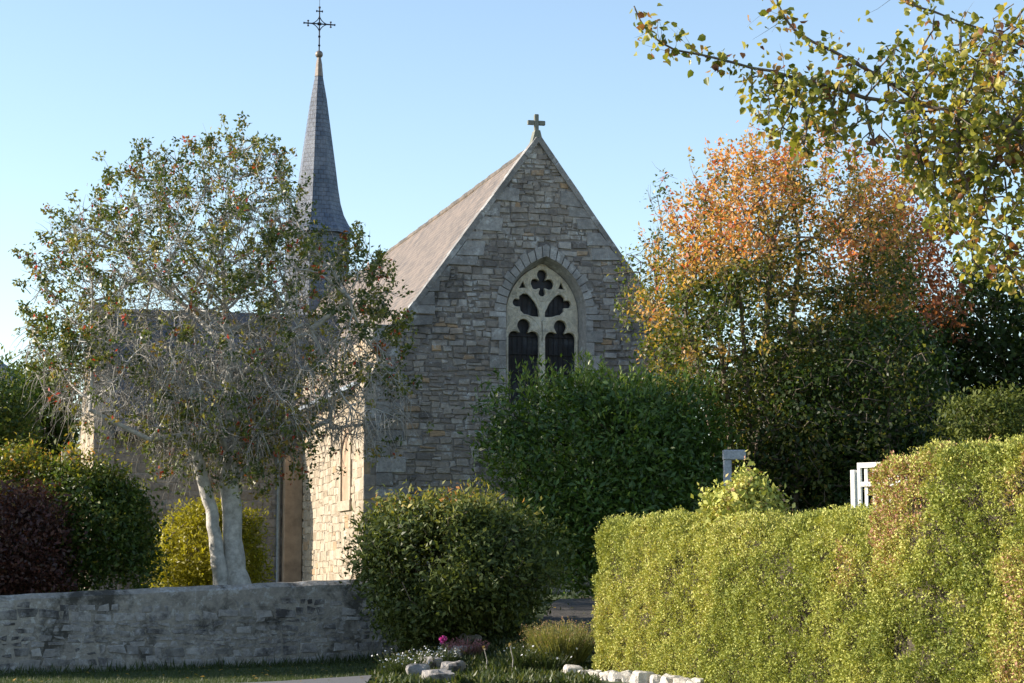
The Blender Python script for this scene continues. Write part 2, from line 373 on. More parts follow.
# ------------------------------------------------------------------ masonry
def masonry(name, mat, parent, frame, inside, x0, x1, z0, z1, hmin=.10, hmax=.2, wmin=.16, wmax=.5, proud=.03, gap=.014, skip=None, seed=1, jit=.012):
    """individual stones in rough courses; frame(x, z, out) -> local point; inside(z)->(xa, xb) span of the wall at that height"""
    rr = random.Random(seed); V, Fc, H = [], [], []
    z = z0
    def stone(a, b_, lo, hi):
        if b_-a < .05 or hi-lo < .04: return
        c = []
        for (x, zz) in ((a, lo), (b_, lo), (b_, hi), (a, hi)):
            xa, xb = inside(zz)
            c.append([min(max(x+rr.uniform(-jit, jit), xa), xb), zz+rr.uniform(-jit, jit)*.8])
        if c[1][0]-c[0][0] < .04 and c[2][0]-c[3][0] < .04: return
        if skip:
            if all(skip(*p) for p in c): return
            if any(skip(*p) for p in c):
                cx = sum(p[0] for p in c)/4; cz = sum(p[1] for p in c)/4
                if skip(cx, cz): return
        o = proud*rr.uniform(.5, 1.4); k = len(V); ins = .018
        cx = sum(p[0] for p in c)/4; cz = sum(p[1] for p in c)/4
        for p in c: V.append(frame(p[0], p[1], 0))
        # softly rounded face: bevel ring then front
        for p in c:
            V.append(frame(p[0]+(cx-p[0])*.04, p[1]+(cz-p[1])*.06, o*.65))
        for p in c:
            dx = cx-p[0]; dz = cz-p[1]; l = math.hypot(dx, dz)+1e-6; q_ = min(ins*1.6/l, .4)
            V.append(frame(p[0]+dx*q_, p[1]+dz*q_, o+rr.uniform(-.006, .006)))
        for r_ in (0, 4):
            for a_ in range(4):
                b2 = (a_+1) % 4; Fc.append((k+r_+a_, k+r_+b2, k+r_+4+b2, k+r_+4+a_))
        Fc.append((k+8, k+9, k+10, k+11))
        hu = min(1, max(0, rr.gauss(.5, .24))) if rr.random() > .02 else 1.0
        H.extend([hu]*9)
    while z < z1:
        h = rr.uniform(hmin, hmax); x = x0-rr.uniform(0, .3)
        while x < x1:
            wd = rr.uniform(wmin, wmax)*(1.15 if h > (hmin+hmax)/2 else .85)
            wob = .035*math.sin(x*1.3+z*3)+.018*math.sin(x*4.1+z*9)
            if h > hmin*1.5 and rr.random() < .22:
                s_ = rr.uniform(.4, .6)*h
                stone(x, x+wd-gap, z+wob, z+s_-gap+wob); stone(x, x+wd*rr.uniform(.5, 1)-gap, z+s_+wob, z+h-gap+wob)
            else: stone(x, x+wd-gap, z+wob, z+h-gap+wob)
            x += wd
        z += h
    return mesh(name, V, Fc, mat, parent, world=False, hue=H)
def prism(name, pts, frame_axis, d0, d1, mat, parent, world=False, hue=.5):
    """closed polygon pts extruded from d0 to d1; frame_axis(x, y, d) -> point"""
    n = len(pts); V = [frame_axis(x, y, d0) for x, y in pts]+[frame_axis(x, y, d1) for x, y in pts]
    Fc = [tuple(range(n-1, -1, -1)), tuple(range(n, 2*n))]+[(i, (i+1) % n, n+(i+1) % n, n+i) for i in range(n)]
    return mesh(name, V, Fc, mat, parent, world, hue=[hue]*len(Fc))
def box_vf(x0, x1, y0, y1, z0, z1):
    return [(x0, y0, z0), (x1, y0, z0), (x1, y1, z0), (x0, y1, z0), (x0, y0, z1), (x1, y0, z1), (x1, y1, z1), (x0, y1, z1)], \
        [(3, 2, 1, 0), (4, 5, 6, 7), (0, 1, 5, 4), (1, 2, 6, 5), (2, 3, 7, 6), (3, 0, 4, 7)]
def boxes(name, lst, mat, parent, world=False):
    V, Fc = [], []
    for b_ in lst:
        v, f = box_vf(*b_); o = len(V); V += v; Fc += [tuple(i+o for i in q_) for q_ in f]
    return mesh(name, V, Fc, mat, parent, world, hue=[.5]*len(Fc))
def bevel(o, wd=.02, seg=2):
    m_ = o.modifiers.new('bevel', 'BEVEL'); m_.width = wd; m_.segments = seg; m_.limit_method = 'ANGLE'; return o
def lathe(name, prof, n, mat, parent, world=False, c=(0, 0), rot=0, uvs=False, smooth=False):
    V = [(c[0]+r_*math.cos(rot+2*math.pi*i/n), c[1]+r_*math.sin(rot+2*math.pi*i/n), z) for r_, z in prof for i in range(n)]
    Fc, UV = [], []
    for a in range(len(prof)-1):
        for i in range(n):
            j_ = (i+1) % n; Fc.append((a*n+i, a*n+j_, (a+1)*n+j_, (a+1)*n+i))
            w0 = prof[a][0]*math.sin(math.pi/n); w1 = prof[a+1][0]*math.sin(math.pi/n); o_ = i*3.1
            UV += [(o_-w0, prof[a][1]), (o_+w0, prof[a][1]), (o_+w1, prof[a+1][1]), (o_-w1, prof[a+1][1])]
    return mesh(name, V, Fc, mat, parent, world, smooth=smooth, uv=UV)

# ------------------------------------------------------------------ church
TH = R(15.4); apex = at(538, 139, 46); CZ = .9
ox, oy = apex[0], apex[1]
church = empty('church', (ox, oy, CZ), 'granite village church with steep gable, traceried window and slate spire', 'church', TH)
HW = 3.8; ZA = apex[2]-CZ                       # local apex height
RS = 1.372; KN = 3.3; ZK = ZA-RS*KN            # rake slope, kneeler
def top(s): return ZA-RS*abs(s) if abs(s) < KN else ZK
def span(z):
    if z <= ZK: return (-HW, HW)
    h_ = max(0, (ZA-z)/RS); return (-h_, h_)
WS = .18; ZS = at(546, 313, 46)[2]-CZ; SILL = ZS-2.35
def arch_pts(w_, rise, n=14):
    r_ = (w_*w_+rise*rise)/(2*w_); P = []
    a1 = math.asin(rise/r_)
    for i in range(n+1):
        a = a1*i/n; P.append((r_-w_-r_*math.cos(a), r_*math.sin(a)))   # left spring to apex
    return P+[(-x, z) for x, z in P[-2::-1]]
def arch_top(x, w_, rise):
    x = abs(x)
    if x >= w_: return None
    r_ = (w_*w_+rise*rise)/(2*w_); return math.sqrt(max(0, r_*r_-(x+r_-w_)**2))
WF, RF = .97, 1.33
def in_open(x, z, w_=WF, rise=RF):
    x -= WS
    if abs(x) > w_ or z < SILL: return False
    return z < ZS or z-ZS < arch_top(x, w_, rise)
# core wall of the gable, with the window opening left free
xsn = sorted(set([-HW, -KN, 0.0, KN, HW]+[WS+x for x in np.linspace(-WF, WF, 33)]+list(np.linspace(-HW, HW, 21))))
V, Fc = [], []
def slab(xa, xb, za0, zb0, za1, zb1, t0=0, t1=.75):
    o = len(V); V.extend([(xa, t0, za0), (xb, t0, zb0), (xb, t0, zb1), (xa, t0, za1), (xa, t1, za0), (xb, t1, zb0), (xb, t1, zb1), (xa, t1, za1)])
    Fc.extend([(o, o+1, o+2, o+3), (o+5, o+4, o+7, o+6), (o+3, o+2, o+6, o+7), (o, o+4, o+5, o+1)])
for xa, xb in zip(xsn[:-1], xsn[1:]):
    if xb-xa < 1e-4: continue
    mx_ = (xa+xb)/2-WS; ta, tb = top(xa), top(xb)
    if abs(mx_) < WF:
        A_ = ZS+(arch_top(xa-WS, WF+1e-6, RF) or 0); B_ = ZS+(arch_top(xb-WS, WF+1e-6, RF) or 0)
        slab(xa, xb, A_, B_, ta, tb); slab(xa, xb, -1.5, -1.5, SILL, SILL)
    else: slab(xa, xb, -1.5, -1.5, ta, tb)
for s_ in (-1, 1):
    o = len(V); V.extend([(s_*HW, 0, -1.5), (s_*HW, .75, -1.5), (s_*HW, .75, ZK), (s_*HW, 0, ZK)]); Fc.append((o, o+1, o+2, o+3) if s_ > 0 else (o+3, o+2, o+1, o))
gw = mesh('gable_wall', V, Fc, M['mortar'], church, False, hue=[.5]*len(Fc))
masonry('stonework', M['gable'], gw, lambda x, z, o: (x, -o, z), span, -HW, HW, -1.0, ZA, .095, .18, .12, .38, .030, jit=.03, gap=.022,
        skip=lambda x, z: in_open(x, z, 1.14, 1.52), seed=3)
# coping stones up both rakes, kneelers
for s_ in (-1, 1):
    V, Fc, H = [], [], []; rr = random.Random(s_+5); d0 = 0; L = math.hypot(KN, RS*KN); ux, uz = KN/L, -RS*KN/L
    while d0 < L-.05:
        d1 = min(L, d0+rr.uniform(.45, .8)); th_ = .07+rr.uniform(-.006, .012)
        o = len(V); a, b_ = d0+.002, d1-.002; e = rr.uniform(-.01, .01)
        for t_ in (-.07+e, .36+e):
            for (dd, off) in ((a, -.05), (b_, -.05), (b_, th_), (a, th_)):
                V.append((s_*(ux*dd+off*(-uz)), t_, ZA+uz*dd+off*ux))
        Fc += [(o, o+1, o+2, o+3), (o+7, o+6, o+5, o+4), (o+1, o+5, o+6, o+2), (o+3, o+2, o+6, o+7), (o+4, o, o+3, o+7), (o, o+4, o+5, o+1)]
        H += [rr.random()*.5]*6; d0 = d1
    mesh('coping', V, Fc, M['quoin'], church, False, hue=H)
    k_ = boxes('kneeler', [(min(s_*3.2, s_*(HW+.12)), max(s_*3.2, s_*(HW+.12)), -.08, .78, ZK-.36, ZK+.03)], M['quoin'], church); bevel(k_, .03)
# large dressed blocks along rakes and corners
V, Fc, H = [], [], []; rr = random.Random(8)
def block(xa, xb, za, zb, sh, outd=.055):
    o = len(V); x_ = [xa, xb, xb+sh[1], xa+sh[0]]; z_ = [za, za, zb, zb]
    cx, cz = sum(x_)/4, (za+zb)/2
    j_ = [(rr.uniform(-.035, .035), rr.uniform(-.03, .03)) for _ in range(4)]
    P4 = [(x_[k_]+j_[k_][0]*.6, z_[k_]+j_[k_][1]) for k_ in range(4)]
    for x, z in P4: V.append((x, 0, z))
    for x, z in P4: V.append((x+(cx-x)*.1, -outd+rr.uniform(-.01, .01), z+(cz-z)*.1))
    Fc.extend([(o+4, o+5, o+6, o+7)]+[(o+a, o+(a+1) % 4, o+4+(a+1) % 4, o+4+a) for a in range(4)]); H.extend([rr.random()]*5)
for s_ in (-1, 1):
    z = ZK+.02
    while z < ZA-.9:
        h_ = rr.uniform(.22, .4); wd = rr.choice([.3, .42, .6, .75]); e0 = (ZA-z)/RS-.03; e1 = (ZA-z-h_)/RS-.03
        if rr.random() < .8:
            if s_ < 0: block(-e0, -e0+wd, z+.01, z+h_-.01, (e0-e1, .03))
            else: block(e0-wd, e0, z+.01, z+h_-.01, (-.03, -(e0-e1)))
        z += h_
z = -.9; k_ = 0
while z < ZK-.4:
    h_ = rr.uniform(.26, .38); wd = (.72, .36)[k_ % 2]*rr.uniform(.85, 1.15); k_ += 1
    block(-HW-.015, -HW+wd, z+.01, z+h_-.01, (0, 0)); block(HW-wd, HW+.015, z+.01, z+h_-.01, (0, 0)); z += h_
mesh('corner_stones', V, Fc, M['quoin'], gw, False, hue=H)
# window: dressed surround, splayed reveal, tracery, glass
win = None
V, Fc, H = [], [], []; AI = arch_pts(WF, RF, 8)
def arch_at(w_, rise, f):   # f 0..1 left spring->apex->right spring
    r_ = (w_*w_+rise*rise)/(2*w_); a1 = math.asin(rise/r_); g = f*2 if f <= .5 else (1-f)*2
    x, z = r_-w_-r_*math.cos(a1*g), r_*math.sin(a1*g); return (x if f <= .5 else -x, z)
nv = 21
for i in range(nv):
    f0, f1 = i/nv+.003, (i+1)/nv-.003; wd = rr.uniform(.16, .29); o = len(V)
    p = [arch_at(WF, RF, f0), arch_at(WF, RF, f1), arch_at(WF+wd, RF+wd*1.05, f1), arch_at(WF+wd, RF+wd*1.05, f0)]
    if f0 < .5 < f1:
        top_i, top_o = (0, RF), (0, RF+wd*1.15); p = [p[0], top_i, p[1], p[2], top_o, p[3]]
    n_ = len(p); e = rr.uniform(0, .015)
    for x, z in p: V.append((WS+x, .02, ZS+z))
    for x, z in p: V.append((WS+x, -.05-e, ZS+z))
    Fc.append(tuple(range(o+n_, o+2*n_))); Fc += [(o+a, o+(a+1) % n_, o+n_+(a+1) % n_, o+n_+a) for a in range(n_)]; H += [rr.random()]*(n_+1)
for s_ in (-1, 1):
    z = SILL; k_ = 0
    while z < ZS-.02:
        h_ = min(rr.uniform(.24, .36), ZS-z); wd = (.18, .38)[k_ % 2]*rr.uniform(.85, 1.15); k_ += 1; o = len(V); e = rr.uniform(0, .015)
        xa, xb = sorted((WS+s_*WF, WS+s_*(WF+wd)))
        for y_ in (.02, -.05-e):
            for x, zz in ((xa, z+.006), (xb, z+.006), (xb, z+h_-.006), (xa, z+h_-.006)): V.append((x, y_, zz))
        Fc += [(o+4, o+5, o+6, o+7)]+[(o+a, o+(a+1) % 4, o+4+(a+1) % 4, o+4+a) for a in range(4)]; H += [rr.random()]*5; z += h_
window = boxes('window', [(WS-WF-.05, WS+WF+.05, -.12, .5, SILL-.14, SILL+.004)], M['quoin'], church)  # the sill carries the window
mesh('surround', V, Fc, M['surround'], window, False, hue=H)
WP, RP, DEP = .86, 1.16, .42
fo = [(-WF, SILL-ZS)]+arch_pts(WF, RF, 12)+[(WF, SILL-ZS)]; bo = [(-WP, SILL-ZS)]+arch_pts(WP, RP, 12)+[(WP, SILL-ZS)]
V = [(WS+x, -.052, ZS+z) for x, z in fo]+[(WS+x, DEP, ZS+z) for x, z in bo]; n_ = len(fo)
mesh('reveal', V, [(a, a+1, n_+a+1, n_+a) for a in range(n_-1)], M['quoin'], window, False, hue=[.7]*(n_-1))
def c2(x, y): return ((x-241)/168, (330-y)/175)
def star(cx, cz, circles=(), polys=(), n=72):
    out = []
    for i in range(n):
        a = 2*math.pi*i/n; d = (math.cos(a), math.sin(a)); best = 0
        for (x, z, r_) in circles:
            dx, dz = x-cx, z-cz; b_ = d[0]*dx+d[1]*dz; c_ = dx*dx+dz*dz-r_*r_; D = b_*b_-c_
            if D >= 0: best = max(best, b_+math.sqrt(D))
        for P in polys:
            for p, q_ in zip(P, P[1:]+P[:1]):
                ex, ez = q_[0]-p[0], q_[1]-p[1]; den = d[0]*ez-d[1]*ex
                if abs(den) < 1e-9: continue
                px, pz = p[0]-cx, p[1]-cz; tt = (px*ez-pz*ex)/den; ss = (px*d[1]-pz*d[0])/den
                if tt > 0 and 0 <= ss <= 1: best = max(best, tt)
        out.append((cx+d[0]*best, cz+d[1]*best))
    return out
holes = []
for s_ in (-1, 1):
    c = s_*.445; bot = SILL-ZS+.1; hw_ = .385
    up_ = [p for p in star(c, -.56, [(c-.22, -.55, .165), (c+.22, -.55, .165), (c, -.27, .17), (c, -.5, .14)], [], 96) if p[1] > -.56]
    up_.sort(key=lambda p: -math.atan2(p[1]+.56, p[0]-c))
    holes.append([(c-hw_, bot), (c-hw_, -.56)]+up_+[(c+hw_, -.56), (c+hw_, bot)])
    A_ = [c2(x, y) for x, y in ((152, 262), (166, 250), (186, 252), (206, 274), (220, 304), (222, 333), (196, 331), (170, 326), (156, 312), (153, 290))]
    cc = c2(137, 283); A_ = [(s_*-x, z) for x, z in A_]; cx, cz = c2(178, 290); A_ = [(cx*-s_+(x+s_*cx)*1.24, cz+(z-cz)*1.2) for x, z in A_]
    holes.append(star(-s_*cx, cz, [(-s_*cc[0], cc[1], .105)], [A_]))
    holes.append([(s_*-x, z) for x, z in (c2(164, 188), c2(177, 222), c2(143, 226))])
qc = c2(241, 204); holes.append(star(*qc, [(qc[0], qc[1]+.22, .135), (qc[0]-.17, qc[1], .135), (qc[0]+.17, qc[1], .135), (qc[0], qc[1]-.2, .10), (qc[0], qc[1], .13)]))
cu = bpy.data.curves.new('c', 'CURVE'); cu.dimensions = '2D'; cu.fill_mode = 'BOTH'; cu.extrude = .06; cu.bevel_depth = .012; cu.bevel_resolution = 1; cu.offset = 0
for P in [[(x, z) for x, z in bo]]+holes:
    sp = cu.splines.new('POLY'); sp.points.add(len(P)-1); sp.use_cyclic_u = True
    for k_, (x, z) in enumerate(P): sp.points[k_].co = (x, z, 0, 1)
tmp = bpy.data.objects.new('t', cu); COL.objects.link(tmp); bpy.context.view_layer.update()
MOULD = holes
me = bpy.data.meshes.new_from_object(tmp.evaluated_get(bpy.context.evaluated_depsgraph_get())); bpy.data.objects.remove(tmp)
me.materials.clear(); me.transform(Matrix.Rotation(math.pi/2, 4, 'X')); me.transform(Matrix.Translation((WS, DEP-.06, ZS)))
link('tracery', me, M['tracery'], window, world=False)
mv, mq, mo = [], [], 0
for P in MOULD:
    P = np.array(P); c_ = P.mean(0); tall = P[:, 1].min() < -1; P = P[P[:, 1] > -.6] if tall else P
    q_ = c_+(P-c_)*(1+.05/np.abs(P-c_).mean()) if not tall else P+nrm(P-np.array((c_[0], -.6)))*.045
    W3 = np.stack([WS+q_[:, 0], np.full(len(q_), DEP-.125), ZS+q_[:, 1]], 1); nx3 = np.roll(W3, -1, 0)
    if tall: W3, nx3 = W3[:-1], W3[1:]
    Dd = nx3-W3; kk_ = np.linalg.norm(Dd, axis=1) > 1e-4; W3, nx3, Dd = W3[kk_], nx3[kk_], nrm(Dd[kk_])
    v_, f_ = tube_geo(W3, nx3, np.full(len(W3), .016), np.full(len(W3), .016), Dd, Dd, 5); mv.append(v_); mq.append(f_+mo); mo += len(v_)
for s_ in (-1, 1):
    c = s_*.445; arcs = [[(c+.43*math.cos(a), -.52+.50*math.sin(a)) for a in np.linspace(0, math.pi, 18)],
                         [(s_*x, z) for x, z in ((.0, -.62), (.0, -.12), (.05, .08), (.15, .28), (.28, .44), (.44, .55), (.60, .58))],
                         [(s_*x, z) for x, z in ((.03, .1), (.10, .34), (.24, .56), (.30, .72), (.26, .9))]]
    for P in arcs:
        P = np.array(P); W3 = np.stack([WS+P[:, 0], np.full(len(P), DEP-.118), ZS+P[:, 1]], 1); nx3 = W3[1:]; W3 = W3[:-1]; Dd = nrm(nx3-W3)
        v_, f_ = tube_geo(W3, nx3, np.full(len(W3), .027), np.full(len(W3), .027), Dd, Dd, 6); mv.append(v_); mq.append(f_+mo); mo += len(v_)
mesh('moulding', np.concatenate(mv), np.concatenate(mq), M['tracery'], window, False)
prism('glass', [(WS+x, ZS+z) for x, z in bo], lambda x, y, d: (x, d, y), DEP+.03, DEP+.06, M['glass'], window)
boxes('glazing_bars', [(WS-WP, WS+WP, DEP-.015, DEP+.01, ZS+z-.012, ZS+z+.012) for z in (0.0, -.5, -.92, -1.34, -1.76)]+[(WS+x-.006, WS+x+.006, DEP+.011, DEP+.024, SILL, ZS+.6) for x in (-.68, -.56, -.44, -.32, -.2, .2, .32, .44, .56, .68)], M['iron'], window)
# finial cross
fx = boxes('gable_cross', [(-.052, .052, .09, .2, ZA+.1, ZA+.62), (-.215, -.052, .1, .19, ZA+.36, ZA+.47), (.052, .215, .1, .19, ZA+.36, ZA+.47)], M['stonecross'], church); bevel(fx, .02)
prism('cross_base', [(-.15, ZA-.12), (.15, ZA-.12), (.10, ZA+.06), (.06, ZA+.22), (-.06, ZA+.22), (-.10, ZA+.06)], lambda x, y, d: (x, d, y), .02, .28, M['stonecross'], fx)
# south (left) side wall in sun, buttress, lancet
TL = 10.0
sw = boxes('side_wall', [(-HW, -HW+.75, .75, TL+.1, -1.5, ZK-.15)], M['mortar_pale'], church)
lan_t = 3.6; lz0, lz1 = at(340, 500, 48.5)[2]-CZ, at(340, 425, 48.5)[2]-CZ
masonry('stonework', M['side'], sw, lambda x, z, o: (-HW-o, x, z), lambda z: (.02, TL), 0.0, TL, -1.0, ZK-.35, .14, .28, .2, .6, .022,
        skip=lambda x, z: lan_t-.72 < x < lan_t+.72 and lz0-.25 < z < lz1+.2, seed=5)
lw = boxes('lancet_window', [(-HW-.05, -HW+.05, lan_t-.75, lan_t-.5, lz0-.02, lz1+.2), (-HW-.05, -HW+.05, lan_t+.5, lan_t+.75, lz0-.02, lz1+.2), (-HW-.05, -HW+.05, lan_t-.5, lan_t+.5, lz1, lz1+.2), (-HW-.07, -HW+.05, lan_t-.78, lan_t+.78, lz0-.26, lz0-.021)], M['side'], church)
boxes('pane', [(-HW-.008, -HW+.02, lan_t-.5, lan_t+.5, lz0, lz1)], M['render'], lw)
bz = at(368, 385, 45)[2]-CZ
bt = prism('buttress', [(-HW-.28, -1.5), (-HW+.0, -1.5), (-HW+.0, bz+.5), (-HW-.28, bz)], lambda x, y, d: (x, d, y), -.015, 1.0, M['mortar_pale'], church); 
masonry('stonework', M['side'], bt, lambda x, z, o: (-HW-.28-o, x, z), lambda z: (-.02, 1.0), 0, 1.0, -1.0, bz-.02, .2, .34, .3, .7, .015, seed=9)
masonry('stonework', M['gable'], bt, lambda x, z, o: (x, -.015-o, z), lambda z: (-HW-.29, -HW), -HW-.29, -HW, -1.0, bz-.02, .2, .34, .3, .7, .012, seed=19)
# roofs with gentle unevenness
def roof_slope(name, mat, p00, p10, p01, parent, nu, nv_, thick=.09, seed=0):
    """p00 low-start, p10 low-end, p01 high-start"""
    p00, p10, p01 = map(np.array, (p00, p10, p01)); U = p10-p00; W = p01-p00; lu, lw_ = np.linalg.norm(U), np.linalg.norm(W)
    n_ = nrm(np.cross(U, W)); n_ = n_ if n_[2] > 0 else -n_
    V = []
    for a in range(nu+1):
        for b_ in range(nv_+1):
            p = p00+U*a/nu+W*b_/nv_; V.append(p+n_*.05*(float(vnoise(p[None], .5, seed)[0])-.5))
    m_ = (nv_+1); Fq = [(a*m_+b_, (a+1)*m_+b_, (a+1)*m_+b_+1, a*m_+b_+1) for a in range(nu) for b_ in range(nv_)]
    UV = [(x*lu/nu, y*lw_/nv_) for a in range(nu) for b_ in range(nv_) for x, y in ((a, b_), (a+1, b_), (a+1, b_+1), (a, b_+1))]
    o = mesh(name, V, Fq, mat, parent, False, uv=UV)
    s = o.modifiers.new('thick', 'SOLIDIFY'); s.thickness = thick; s.offset = -1 if np.dot(np.cross(V[m_]-V[0], V[1]-V[0]), n_) > 0 else 1
    return o
ZR = ZA-.1; EX = HW+.28; TE = 34
for s_ in (-1, 1):
    roof_slope('roof', M['roof'], (s_*EX, .3, ZR-RS*EX), (s_*EX, TE, ZR-RS*EX), (0, .3, ZR), church, 40, 12, seed=s_)
boxes('ridge_tiles', [(-.06, .06, .36+k*.45, .36+k*.45+.445, ZR-.06, ZR+.03+.008*(k % 3)) for k in range(74)], M['roof'], church)
boxes('gutter', [(-EX-.1, -EX+.02, .8, TL, ZR-RS*EX-.14, ZR-RS*EX-.04)], M['zinc'], church)
nw = boxes('nave_wall', [(-HW, -HW+.75, 16.3, TE-.2, -1.5, ZK-.15), (HW-.75, HW, .76, TE-.2, -1.5, ZK-.15), (-HW+.76, HW-.76, TE-1, TE-.2, -1.5, ZK-.15)], M['transept'], church)
prism('west_gable', [(-HW, ZK-.14), (HW, ZK-.14), (HW-.2, ZK+.1), (0, ZR-.15), (-HW+.2, ZK+.1)], lambda x, y, d: (x, d, y), TE-1, TE-.25, M['transept'], church)
# transept on the left
TE0, TE1 = 10.2, 16.2; SX = -9.05; ez = at(190, 431, 53.8)[2]-CZ; rz_ = at(190, 317, 56.8)[2]-CZ; TM = (TE0+TE1)/2
tw = boxes('transept_wall', [(SX, -HW-.001, TE0+.02, TE0+.7, -1.5, ez+.02)], M['mortar'], church); boxes('transept_wall', [(SX, -HW-.001, TE1-.7, TE1, -1.5, ez+.02)], M['mortar'], church)
masonry('stonework', M['transept'], tw, lambda x, z, o: (x, TE0+.02-o, z), lambda z: (SX, -HW-.5), SX, -HW-.5, -1.0, ez-.05, .15, .28, .2, .6, .02, seed=21)
gb = prism('transept_gable', [(TE0-.05, -1.5), (TE1+.05, -1.5), (TE1+.05, ez+.1), (TM, rz_+.35), (TE0-.05, ez+.1)], lambda x, y, d: (d, x, y), SX-.35, SX+.2, M['mortar_pale'], church)
def gspan(z):
    if z < ez+.05: return (TE0-.06, TE1+.06)
    k_ = max(0, (rz_+.33-z)/(rz_+.33-ez-.05)); return (TM-3.05*k_, TM+3.05*k_)
masonry('stonework', M['side'], gb, lambda x, z, o: (SX-.35-o, x, z), gspan, TE0-.06, TE1+.06, -1, rz_+.3, .18, .3, .25, .6, .02, seed=23)
masonry('stonework', M['transept'], gb, lambda x, z, o: (x, TE0-.05-o, z), lambda z: (SX-.36, SX+.2), SX-.36, SX+.2, -1, ez+.05, .2, .32, .3, .6, .015, seed=25)
boxes('transept_buttress', [(SX-.9, SX-.35, TE1-.5, TE1+.1, -1.5, ez-.2)], M['transept'], church)
roof_slope('transept_roof', M['slate'], (SX+.2, TE0-.3, ez-.05), (-HW+1.5, TE0-.3, ez-.05), (SX+.2, TM, rz_+.2), church, 12, 8)
roof_slope('transept_roof', M['slate'], (SX+.2, TE1+.3, ez-.05), (-HW+1.5, TE1+.3, ez-.05), (SX+.2, TM, rz_+.2), church, 12, 8)
boxes('eaves_board', [(SX+.25, -HW-.02, TE0-.24, TE0-.18, ez-.24, ez-.08)], M['heart'], church)
pr = boxes('pilaster', [(-HW-.52, -HW-.03, TE0-.4, TE0+.01, -1.5, ez-.26)], M['render'], church); bevel(pr, .02)
lathe('drainpipe', [(.05, -.9), (.05, ez-.2), (.09, ez-.19), (.1, ez-.02)], 10, M['zinc'], church, c=(-HW-.64, TE0-.12), smooth=True)
# spire
ST = 30.2; def_z = lambda v: at(317, v, 75.2)[2]-CZ
zsk, ztop, zbase = def_z(236), def_z(58), ZR-1.5
pr0 = [(1.24, zbase), (1.24, zsk+.02)]
lathe('turret', pr0, 8, M['spire'], church, c=(0, ST), rot=R(22.5))
sh = zsk
lathe('spire', [(1.18, sh), (1.47, sh-.02), (1.44, sh+.10), (1.22, sh+.38), (1.03, sh+.75), (.90, sh+1.2), (.80, sh+1.8), (.69, sh+2.65), (.50, sh+4.0), (.32, sh+5.3), (.13, ztop-.6), (.06, ztop)], 8, M['spire'], church, c=(0, ST), rot=R(22.5))
lathe('lead_cap', [(.17, ztop-.75), (.13, ztop-.35), (.13, ztop-.3), (.07, ztop+.02)], 8, M['ball'], church, c=(0, ST), rot=R(22.5))
def sphere_prof(r_, z, n=10): return [(max(.002, r_*math.sin(math.pi*i/n)), z-r_*math.cos(math.pi*i/n)) for i in range(n+1)]
ball = lathe('spire_ball', sphere_prof(.15, ztop+.12), 16, M['ball'], church, c=(0, ST), smooth=True)
icz = ztop+1.32
def bars(segs, r_=.022, k=6):
    P0 = np.array([s_[0] for s_ in segs], float); P1 = np.array([s_[1] for s_ in segs], float); rr_ = np.array([s_[2] if len(s_) > 2 else r_ for s_ in segs])
    D = nrm(P1-P0); return tube_geo(P0, P1, rr_, rr_, D, D, k)
def cpt(x, z): return (x, ST, icz+z)
segs = [(cpt(0, -1.15), cpt(0, .68), .026), (cpt(0, .68), cpt(0, 1.0), .009), (cpt(-.58, 0), cpt(.58, 0), .026), (cpt(-.04, -.5), cpt(.04, -.5), .04), (cpt(-.04, -.85), cpt(.04, -.85), .035)]
for s_ in (-1, 1):
    for s2 in (-1, 1):
        pts = [(s_*.34*(1-f)**1.6+.0, s2*.34*f**1.6) for f in np.linspace(0, 1, 8)]
        segs += [(cpt(*a), cpt(*b_), .018) for a, b_ in zip(pts[:-1], pts[1:])]
    segs += [(cpt(s_*.44, -.1), cpt(s_*.44, .1), .022), (cpt(s_*.58, 0), cpt(s_*.62, 0), .04)]
    segs += [(cpt(s_*.44, s2*.1-.02), cpt(s_*.44, s2*.1+.02), .04) for s2 in (-1, 1)]
segs += [(cpt(-.12, .5), cpt(.12, .5), .022), (cpt(-.13, .5), cpt(-.09, .5), .04), (cpt(.09, .5), cpt(.13, .5), .04), (cpt(0, .62), cpt(0, .68), .045), (cpt(-.07, 0), cpt(.07, 0), .06)]
V, Q = bars(segs); mesh('iron_cross', V, Q, M['iron'], church, False)

# ------------------------------------------------------------------ roadside stone wall
def wall_frame():
    x0, x1 = -11.5, -1.25; V = []; A = np.array((x0, wall_y(x0))); B = np.array((x1, wall_y(x1))); L = np.linalg.norm(B-A); d = (B-A)/L; n_ = np.array((d[1], -d[0])); return A, d, n_, L
A0, dw, nw_, LW = wall_frame()
sw_ = empty('stone_wall', (*A0, 0), 'long lichen-stained rubble stone wall below the forked tree, grass at its foot', 'wall')
def wf(x, z, o): p = A0+dw*x+nw_*o; return (p[0]-A0[0], p[1]-A0[1], z)
def wtop(x): return 1.13+.24*(x-3.8)/6.2
n_ = 60; V, Fc = [], []
for i in range(n_+1):
    x = LW*i/n_; zt = wtop(x)+.006*math.sin(i*1.3)+.012*random.random()
    for (o, z) in ((0, -.3), (0, zt-.05), (-.1, zt+.02), (-.22, zt+.025), (-.34, zt-.02), (-.36, -.3)): V.append(wf(x, z, o))
for i in range(n_):
    for k_ in range(5): Fc.append((i*6+k_, (i+1)*6+k_, (i+1)*6+k_+1, i*6+k_+1))
Fc += [tuple(range(5, -1, -1)), tuple(n_*6+k for k in range(6))]
mesh('wall_core', V, Fc, M['wallmortar'], sw_, False, hue=[.5]*len(Fc))
masonry('stonework', M['wall'], sw_, wf, lambda z: (0, LW), 0, LW, -.1, 1.02, .07, .17, .09, .34, .008, gap=.045, seed=31, jit=.032, skip=lambda x, z: z > wtop(x)-.1)

